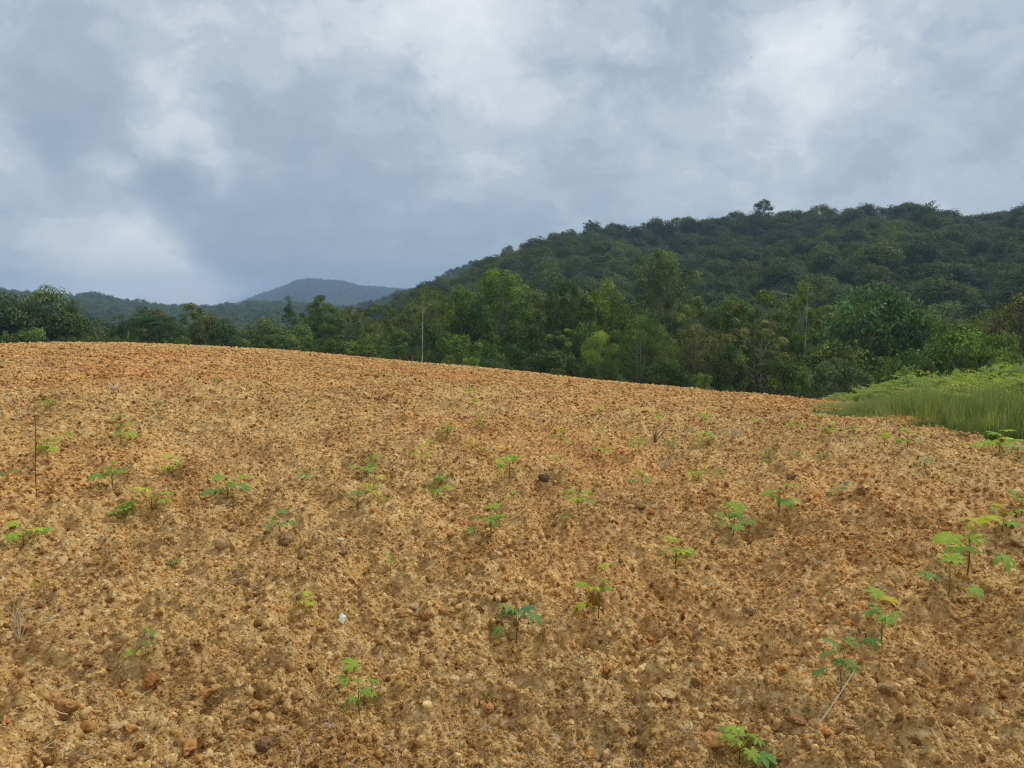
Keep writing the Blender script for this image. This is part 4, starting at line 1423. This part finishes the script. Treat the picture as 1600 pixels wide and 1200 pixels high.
SP = [small_plant(i) for i in range(4)]
YG, MG, BGR, BY = (.38, .50, .055), (.25, .41, .060), (.17, .32, .085), (.52, .54, .045)
SEEDLINGS = [
    # px, base py, width px, height px, colour, number of leaves, label
    (1155, 1197, 66, 56, MG, 6, 'cassava seedling beside the orange clod at the lower picture edge'),
    (562, 1117, 58, 62, MG, 5, 'cassava seedling on a thin dark stem next to a grass tuft in the foreground'),
    (1313, 1090, 58, 72, BGR, 5, 'cassava seedling with a long dry straw leaning against its foot'),
    (1378, 1012, 58, 66, MG, 6, 'foreground cassava seedling with one yellow leaf below a green top leaf'),
    (808, 1006, 62, 66, BGR, 4, 'cassava seedling with drooping blue-green leaves, right of the white plastic scrap'),
    (935, 968, 56, 76, YG, 5, 'tall cassava seedling with a brown withered leaf in the middle foreground'),
    (1510, 905, 88, 82, YG, 6, 'largest cassava seedling, broad bright leaves, near the right edge'),
    (1481, 932, 70, 50, MG, 3, 'short cassava seedling in front of the largest one'),
    (1567, 830, 42, 34, YG, 4, 'cassava seedling right of and behind the largest one'),
    (1596, 806, 36, 34, MG, 4, 'cassava seedling cut by the right edge of the picture'),
    (488, 956, 36, 24, YG, 3, 'small yellow-leaved seedling left of the white plastic scrap'),
    (240, 1022, 24, 30, MG, 3, 'tiny seedling standing alone in the lower left foreground'),
    (208, 1030, 22, 14, YG, 3, 'tiny yellow sprout left of the lone lower left seedling'),
    (68, 920, 24, 14, YG, 3, 'low pale sprout at the left edge above the dry stubble'),
    (38, 853, 50, 32, YG, 6, 'bright yellow-green seedling at the left edge of the field'),
    (195, 818, 34, 28, MG, 5, 'darker seedling left of the yellow-topped pair on the left'),
    (238, 800, 50, 32, BY, 5, 'yellow-topped seedling of the pair on the left'),
    (176, 764, 46, 34, MG, 5, 'green two-leaved seedling between the dark stick and the yellow-topped pair'),
    (270, 746, 28, 28, YG, 4, 'small upright seedling behind the yellow-topped pair'),
    (355, 782, 60, 30, MG, 5, 'spreading seedling right of the yellow-topped pair'),
    (73, 716, 36, 26, YG, 5, 'bright green seedling beside the thin dark stick'),
    (102, 694, 20, 16, YG, 4, 'small yellow seedling just behind the dark stick\'s seedling'),
    (12, 754, 22, 18, BGR, 3, 'blue-green seedling at the left edge beyond the dark stick'),
    (437, 832, 42, 26, BGR, 4, 'flat dark-leaved seedling left of centre in the middle field'),
    (559, 798, 42, 32, BGR, 4, 'left seedling of the joined pair left of centre'),
    (591, 794, 34, 40, YG, 4, 'right bright yellow seedling of the joined pair left of centre'),
    (572, 748, 44, 30, MG, 4, 'seedling with a yellow tip behind the joined pair'),
    (478, 756, 22, 22, MG, 4, 'faint small seedling left of the yellow-tipped one'),
    (767, 842, 60, 44, MG, 6, 'large seedling with one tall yellow leaf at the centre of the field'),
    (796, 748, 46, 34, YG, 6, 'bushy bright seedling behind the large central one'),
    (685, 772, 44, 28, MG, 4, 'low spreading seedling left of the bushy bright one'),
    (659, 727, 34, 34, YG, 5, 'upright yellow-green seedling left of centre, behind the spreading one'),
    (735, 708, 26, 20, BY, 4, 'yellow seedling above the bushy bright one'),
    (700, 684, 24, 20, MG, 4, 'small green seedling left of the rounded dark one'),
    (750, 670, 24, 20, MG, 6, 'rounded dark green seedling far up the middle of the field'),
    (611, 894, 28, 26, MG, 3, 'small seedling in the foreground above the white plastic scrap'),
    (1003, 768, 28, 34, MG, 5, 'upright blue-green seedling right of centre'),
    (903, 797, 42, 34, YG, 5, 'seedling with a bright fan leaf left of the upright blue-green one'),
    (885, 816, 18, 14, MG, 3, 'tiny sprout at the foot of the fan-leaved seedling'),
    (1091, 752, 26, 22, YG, 5, 'low bright seedling right of the upright blue-green one'),
    (1123, 746, 18, 16, MG, 4, 'faint seedling just right of the low bright one'),
    (1147, 838, 58, 40, MG, 6, 'wide seedling with a blue-green top leaf on the right half'),
    (1056, 890, 54, 46, YG, 6, 'loose seedling with separate yellow and green leaves right of centre'),
    (1216, 802, 62, 40, MG, 6, 'wide three-leaved seedling on the right half of the field'),
    (1315, 781, 30, 22, BGR, 4, 'small blue-green seedling right of the wide three-leaved one'),
    (1200, 722, 26, 18, MG, 4, 'dim seedling behind the wide three-leaved one'),
    (1287, 721, 20, 14, BGR, 4, 'dark little seedling among clods on the far right half'),
    (1445, 734, 28, 16, BGR, 4, 'flat blue-green seedling on the bare soil in front of the grass'),
    (1560, 712, 50, 34, YG, 6, 'bright seedling against the grass patch near the right edge'),
    (1590, 716, 34, 22, BGR, 5, 'blue-green seedling at the right edge in front of the grass'),
    (1382, 698, 24, 26, YG, 5, 'yellow-green seedling just in front of the grass patch'),
    (1418, 700, 28, 26, MG, 5, 'pale thin seedling right of the one in front of the grass patch'),
    (868, 732, 22, 24, YG, 4, 'small yellow-green seedling at centre between two darker ones'),
    (875, 694, 26, 22, MG, 4, 'two-leaved seedling above the small yellow-green central one'),
    (938, 714, 24, 18, YG, 4, 'low bright seedling left of the dry stalk clump'),
    (935, 682, 18, 14, MG, 3, 'faint seedling above the low bright one left of the stalk clump'),
    (997, 709, 26, 26, YG, 5, 'bright double seedling beside the dry stalk clump'),
    (1051, 698, 26, 14, BGR, 4, 'flat seedling right of the dry stalk clump'),
    (1108, 697, 38, 14, YG, 4, 'low yellowish seedling patch left of the pale root stump'),
    (1101, 664, 18, 20, YG, 4, 'upright small seedling before the red far part of the field'),
    (1030, 661, 16, 14, YG, 4, 'small far seedling left of the upright one before the red soil'),
    (990, 650, 14, 14, MG, 3, 'very small far seedling above the dry stalk clump'),
    (936, 644, 16, 12, YG, 3, 'very small yellow far seedling at the middle of the field'),
    (743, 636, 14, 14, YG, 3, 'lower of two tiny far seedlings above the rounded dark one'),
    (735, 617, 16, 12, MG, 3, 'upper of two tiny far seedlings above the rounded dark one'),
    (694, 641, 14, 10, BGR, 3, 'tiny dull far seedling left of the two above the rounded one'),
    (189, 697, 32, 28, YG, 5, 'loose yellowish seedling in the left half far from others'),
    (183, 662, 18, 14, MG, 3, 'dim tiny seedling above the loose yellowish one on the left'),
    (242, 636, 18, 10, BGR, 3, 'tiny dark seedling high on the left slope'),
    (75, 636, 20, 12, MG, 3, 'tiny green seedling high at the left side of the field'),
    (274, 888, 18, 14, BGR, 3, 'tiny pale green sprout alone in the left foreground'),
    (803, 780, 16, 16, YG, 3, 'small sprout between the bushy bright and large central seedlings'),
    (1243, 678, 22, 20, YG, 4, 'bright far seedling left of the grass patch\'s thin end'),
    (1296, 680, 30, 18, YG, 4, 'low yellow-green seedling under the grass patch\'s thin end'),
    (1332, 682, 18, 18, BGR, 3, 'dull seedling under the grass patch\'s left part'),
    (1282, 660, 16, 12, YG, 3, 'tiny seedling touching the thin end of the grass patch'),
    (1243, 714, 16, 10, BGR, 3, 'tiny dark seedling beside a clod on the far right half'),
    (340, 600, 12, 7, BGR, 3, 'barely visible seedling high on the left slope near the crest'),
    (865, 608, 10, 8, YG, 3, 'barely visible yellow seedling near the crest at the middle'),
    (1183, 664, 14, 10, YG, 3, 'tiny far seedling below the crest on the right half'),
]
for si, (px, py, w, h, colr, nl, lab) in enumerate(SEEDLINGS):
    x, y, r_ = soil_hit(px, py)
    dist = math.sqrt(r_ * r_ + 2.2)
    z = zf(x, y)
    rnd = random.Random(si * 31 + 5)
    wm, hm = w * dist / F, h * dist / F
    t = thing('cassava_seedling', lab, 'seedling', (x, y, z), rnd.uniform(0, 6.28))
    if w >= 24:
        s = wm / .34 * 1.22
        sz_ = max(.5 * s, hm / .29)
        t.scale = (s, s, sz_)
        link_obj('stem', STEM, t, color=(.22, .13, .07))
        nl = nl + (2 if nl > 3 else 1)
        for k in range(nl):
            zz = .185 - .15 * k / nl
            mm = LM[(k + si) % 5]
            cc = colr
            if k == 0 or rnd.random() < .25:
                cc = tuple(q * f_ for q, f_ in zip(colr, (1.35, 1.12, .9)))
            elif rnd.random() < .4:
                cc = tuple(q * f_ for q, f_ in zip(colr, (.68, .84, 1.25)))
            sc_ = rnd.uniform(.78, 1.15)
            lo = link_obj('leaf', mm, t, (0, 0, max(.03, zz)), cc, rot=(rnd.uniform(-.25, .25), rnd.uniform(-.85, .35) if k else -.6, 2.4 * k + rnd.uniform(-.35, .35)), scale=(sc_,) * 3)
            if si == 5 and k == 3:
                lo.color = (.20, .09, .03, 1); lo['label'] = 'brown withered leaf'
                lo.rotation_euler[1] = .9
            if si == 3 and k == 2:
                lo.color = (.60, .52, .03, 1); lo['label'] = 'yellow leaf'
    else:
        s = wm / .33 * 1.35
        t2 = t
        me = SP[si % 4]
        t2.scale = (s, s, max(.5 * s, hm / .24))
        # too small to show parts: the whole plant is one mesh
        nm = t2.name
        loc, rz, scv = t2.location.copy(), t2.rotation_euler[2], t2.scale.copy()
        bpy.data.objects.remove(t2)
        o = link_obj('cassava_seedling', me, None, loc, colr, rot=(0, 0, rz), scale=scv)
        tag(o, lab, 'seedling')

# ------------------------------------------------------------------ single lumps of earth one can point at
OR, TN, BRN = (.62, .32, .11), (.60, .40, .18), (.40, .24, .11)
LUMPS = [
    (104, 1112, 34, OR, .8, 'larger orange clod of a touching pair in the lower left foreground'),
    (82, 1094, 24, (.58, .32, .12), .7, 'smaller tan-orange clod of a touching pair in the lower left foreground'),
    (180, 1138, 26, TN, .55, 'flat tan clod with a dark gap under it, lower left'),
    (203, 1144, 26, OR, .6, 'orange-brown clod right of the flat tan clod, lower left'),
    (236, 1070, 34, (.42, .18, .06), .55, 'rust-coloured half-buried clod in the lower left foreground'),
    (296, 1178, 34, OR, .6, 'orange clod at the lower picture edge on the left'),
    (314, 1190, 22, OR, .7, 'small orange clod touching the one at the lower picture edge'),
    (396, 1108, 26, OR, .8, 'round orange clod left of the seedling with the grass tuft'),
    (185, 1020, 16, (.60, .26, .10), .7, 'small bright orange clod by the tiny yellow sprout'),
    (628, 964, 24, OR, .8, 'left orange clod of a row right of the white plastic scrap'),
    (665, 966, 24, (.48, .24, .08), .8, 'middle orange clod of a row right of the white plastic scrap'),
    (698, 958, 24, OR, .6, 'right orange clod of a row right of the white plastic scrap'),
    (648, 954, 22, TN, .6, 'tan clod behind the row of orange clods'),
    (504, 988, 14, (.62, .33, .12), .8, 'small pale orange clod below the white plastic scrap'),
    (763, 1116, 22, OR, .8, 'orange clod with straws beside it in the lower middle'),
    (948, 1052, 24, (.60, .27, .08), .7, 'bright orange crumbly clod in the lower middle'),
    (1112, 1165, 40, OR, .75, 'big orange clod left of the seedling at the lower picture edge'),
    (1245, 1134, 36, (.40, .20, .08), .65, 'brown-orange clod near the dry straws on the lower right'),
    (1172, 962, 26, BRN, .8, 'dark brown clod in the right foreground'),
    (345, 854, 26, TN, .7, 'pale tan clod in the left middle of the field'),
    (1586, 852, 30, TN, .7, 'broad tan clod at the right edge beside the largest seedling'),
    (448, 848, 26, BRN, .9, 'dark brown clod left of the white-topped stone'),
    (1001, 797, 22, (.34, .20, .07), .8, 'olive brown clod below the upright blue-green seedling'),
    (1018, 803, 14, (.62, .24, .08), .8, 'small orange clod right of the olive brown one'),
    (1345, 770, 20, BRN, .8, 'dark clod beyond the wide three-leaved seedling'),
    (850, 752, 24, (.16, .11, .06), .7, 'blackish clod right of the bushy bright seedling'),
    (704, 837, 22, OR, .5, 'flat reddish clod left of the large central seedling'),
    (1040, 1090, 40, TN, .5, 'broad crumbly lump with a dark hollow under it, lower middle'),
    (1384, 1082, 30, (.46, .30, .13), .8, 'tan clod right of the seedling with the long straw'),
    (412, 1170, 40, (.30, .17, .08), .6, 'wide dark brown clod at the lower left of centre'),
    (1238, 750, 20, (.22, .12, .06), .7, 'dark hollowed clod on the right half beyond the three-leaved seedling'),
    (535, 866, 20, (.40, .26, .12), .9, 'brown clod under the white-topped stone'),
]
lm_ = [clod_mesh('soil_clod', 50 + i, 4, 'lump', 16, .20, .85) for i in range(5)]
for i, (px, py, w, c, fl, lab) in enumerate(LUMPS):
    x, y, r_ = soil_hit(px, py)
    dist = math.sqrt(r_ * r_ + 2.2)
    s = w * dist / F / 1.8
    rnd = random.Random(i)
    o = link_obj('soil_clod', lm_[i % 5], None, (x, y, zf(x, y) + s * fl * .35), c, rot=(rnd.uniform(-.2, .2), rnd.uniform(-.2, .2), rnd.uniform(0, 6.28)), scale=(s, s, s * fl))
    tag(o, lab, 'clod')

# white plastic scrap, pale stones
import bmesh
def scrap(px, py, w, h, lab, cat, name, mat):
    x, y, r_ = soil_hit(px, py)
    k = math.sqrt(r_ * r_ + 2.2) / F
    bm = bmesh.new()
    out_ = [(-.5, .22), (-.50, .60), (-.22, 1.0), (.05, .80), (.5, .72), (.30, .30), (.12, -.1), (-.25, .05)]
    fr = [bm.verts.new((a_ * w * k, .012 * math.sin(3 * a_), b_ * h * k)) for a_, b_ in out_]
    bk = [bm.verts.new((v.co.x, v.co.y + .006, v.co.z)) for v in fr]
    cf = bm.verts.new((0, -.012, .5 * h * k)); cb = bm.verts.new((0, -.004, .5 * h * k))
    for i in range(8):
        j = (i + 1) % 8
        bm.faces.new((fr[i], fr[j], cf)); bm.faces.new((bk[j], bk[i], cb)); bm.faces.new((fr[j], fr[i], bk[i], bk[j]))
    me = bpy.data.meshes.new(name); bm.to_mesh(me); bm.free(); me.materials.append(mat)
    o = link_obj(name, me, None, (x, y, zf(x, y) + .016), rot=(R(-28), R(6), R(8)))
    tag(o, lab, cat)


scrap(535, 979, 10, 15, 'small white plastic scrap standing in the soil of the foreground', 'plastic scrap', 'plastic_scrap', M['white'])
x, y, r_ = soil_hit(532, 856); s = 8 * r_ / F
o = link_obj('stone', clod_mesh('pale_stone', 99, 3, 'lump', 6, .06, .8), None, (x, y, zf(x, y) + .05), (.80, .72, .55), rot=(0, .3, 1), scale=(s, s * .7, s * .8))
tag(o, 'white-topped stone on a brown clod in the middle field', 'stone')


# dead roots, stalk clumps, dark stick, long straw
def stalks(px, py, size, n, seed, lab, cat, name, mat, spread=.6, thick=.012, col_=None, hfac=1.0):
    x, y, r_ = soil_hit(px, py)
    k = math.sqrt(r_ * r_ + 2.2) / F * size
    rnd = random.Random(seed)
    t = thing(name, lab, cat, (x, y, zf(x, y)))
    for i in range(n):
        a_ = rnd.uniform(0, 6.28); sp_a = rnd.uniform(.2, 1) * spread
        tip = Vector((math.cos(a_) * sp_a, math.sin(a_) * sp_a, rnd.uniform(.4, 1.0) * hfac)) * k
        mid = tip * .5 + Vector((rnd.uniform(-.12, .12), rnd.uniform(-.12, .12), 0)) * k
        acc = Acc(); acc.add(*tube([(0, 0, -.01), mid, tip], [thick * k, thick * k * .8, thick * k * .4], 5))
        link_obj('stalk', acc.mesh('stalk', mat), t)
    return t


stalks(1037, 735, 26, 8, 1, 'pale forked root stump sticking up right of centre', 'root stump', 'root_stump', M['pale_root'], .7, .05)
stalks(1146, 684, 24, 7, 2, 'whitish root stump before the red far part of the field', 'root stump', 'root_stump', M['pale_root'], .6, .05)
stalks(1022, 692, 20, 6, 3, 'short dark stalk clump left of the whitish root stump', 'stalk clump', 'stalk_clump', simple('dark_stalk', (.16, .12, .08), .9, 30, .3), .8, .05)
stalks(180, 608, 22, 5, 4, 'pale root piece high on the left slope near the crest', 'root stump', 'root_stump', M['pale_root'], 1.2, .05, hfac=.45)
stalks(30, 1002, 62, 9, 5, 'tuft of dry stubble at the left edge of the foreground', 'stubble', 'dry_stubble', M['pale_root'], .35, .012)
stalks(1270, 878, 44, 9, 6, 'loose dry stalk heap in the right middle of the field', 'stalk clump', 'stalk_clump', M['pale_root'], .9, .014, hfac=.35)
stalks(1345, 1140, 60, 10, 7, 'spread of dry straws in the lower right foreground', 'stalk clump', 'stalk_clump', M['pale_root'], 1.0, .009, hfac=.2)
stalks(1078, 1148, 46, 9, 8, 'dry star-shaped stalk tuft left of the big orange clod', 'stalk clump', 'stalk_clump', M['pale_root'], .8, .010, hfac=.6)
stalks(720, 700, 20, 5, 9, 'greyish broken stalks beside the yellow seedling in the middle', 'stalk clump', 'stalk_clump', M['pale_root'], 1.0, .03, hfac=.3)
# the thin dark stick
x, y, r_ = soil_hit(57, 780)
k = math.sqrt(r_ * r_ + 2.2) / F
acc = Acc()
acc.add(*tube([(0, 0, -.05), (.002, 0, 40 * k), (3 * k, 0, 75 * k), (4 * k, 0, 106 * k)], [.0036, .0032, .0028, .0018], 6))
acc.add(*tube([(3 * k, 0, 70 * k), (6 * k, 0, 80 * k)], [.004, .002], 5))
o = link_obj('stick', acc.mesh('stick', simple('dark_stick', (.09, .06, .04), .9, 40, .3)), None, (x, y, zf(x, y)))
tag(o, 'thin dark stick standing upright in the soil on the left', 'stick')
# long straw leaning
x0, y0, _ = soil_hit(1283, 1134); x1, y1, _ = soil_hit(1333, 1100)
acc = Acc()
p0, p1 = Vector((x0, y0, zf(x0, y0) + .015)), Vector((x1, y1, zf(x1, y1) + .13))
mid = (p0 + p1) / 2 - p0 + Vector((.01, 0, .012))
acc.add(*tube([(0, 0, 0), mid, p1 - p0], [.0026, .0024, .0016], 5))
o = link_obj('straw', acc.mesh('long_straw', M['pale_root']), None, p0)
tag(o, 'long pale straw leaning on the seedling in the lower right foreground', 'straw')
# grass tuft beside the foreground seedling
x, y, _ = soil_hit(528, 1112)
o = link_obj('grass_tuft', blade_mesh('grass_tuft', M['weed'], 5, 46, .075, .0022, .065, .9, .6), None, (x, y, zf(x, y)))
tag(o, 'small tuft of green grass left of the foreground seedling with the dark stem', 'grass tuft')

# ------------------------------------------------------------------ three birds high in the air
for (px, py, span, lab) in ((1161, 53, 1.0, 'uppermost of three tiny dark birds in the sky'), (1174, 89, .9, 'tiny dark bird on the right of the lower two in the sky'), (1172, 92, 1.1, 'tiny dark bird on the left of the lower two in the sky')):
    d = pix_dir(px, py)
    p = Vector((0, 0, EYE)) + d * 330
    t = thing('bird', lab, 'bird', p, R(40))
    acc = Acc(); acc.add(*tube([(-.28, 0, 0), (-.15, 0, 0), (0, 0, .01), (.16, 0, 0), (.30, 0, -.01)], [.01, .06, .08, .05, .02], 7))
    link_obj('body', acc.mesh('bird_body', M['bird']), t)
    for s_ in (-1, 1):
        acc = Acc()
        acc.add([(.12, 0, .03), (-.1, 0, .03), (-.06, s_ * .35, .16), (.10, s_ * .35, .16), (-.10, s_ * .75, .06)], [(0, 1, 2, 3), (3, 2, 4)])
        link_obj('wing', acc.mesh('bird_wing', M['bird'], False), t)

# ------------------------------------------------------------------ haze in the air
HZ = 0.00029
m = bpy.data.materials.new('haze')
m.use_nodes = True
nt = NT(m.node_tree)
m.node_tree.nodes.clear()
out = nt.n('ShaderNodeOutputMaterial')
vp = nt.n('ShaderNodeVolumePrincipled')
vp.inputs['Color'].default_value = (.53, .73, 1.0, 1)
vp.inputs['Density'].default_value = HZ
vp.inputs['Anisotropy'].default_value = 0.0
nt.link(vp.outputs[0], out.inputs['Volume'])
x0, x1, z0, z1 = -4500, 4500, -12.0, 232.0
vs = [(x, y, z) for x in (x0, x1) for y in (x0, x1) for z in (z0, z1)]
fs = [(0, 1, 3, 2), (4, 6, 7, 5), (0, 4, 5, 1), (2, 3, 7, 6), (0, 2, 6, 4), (1, 5, 7, 3)]
link_obj('haze', mesh_np('haze', np.array(vs, float), np.array(fs), m), kind='stuff')
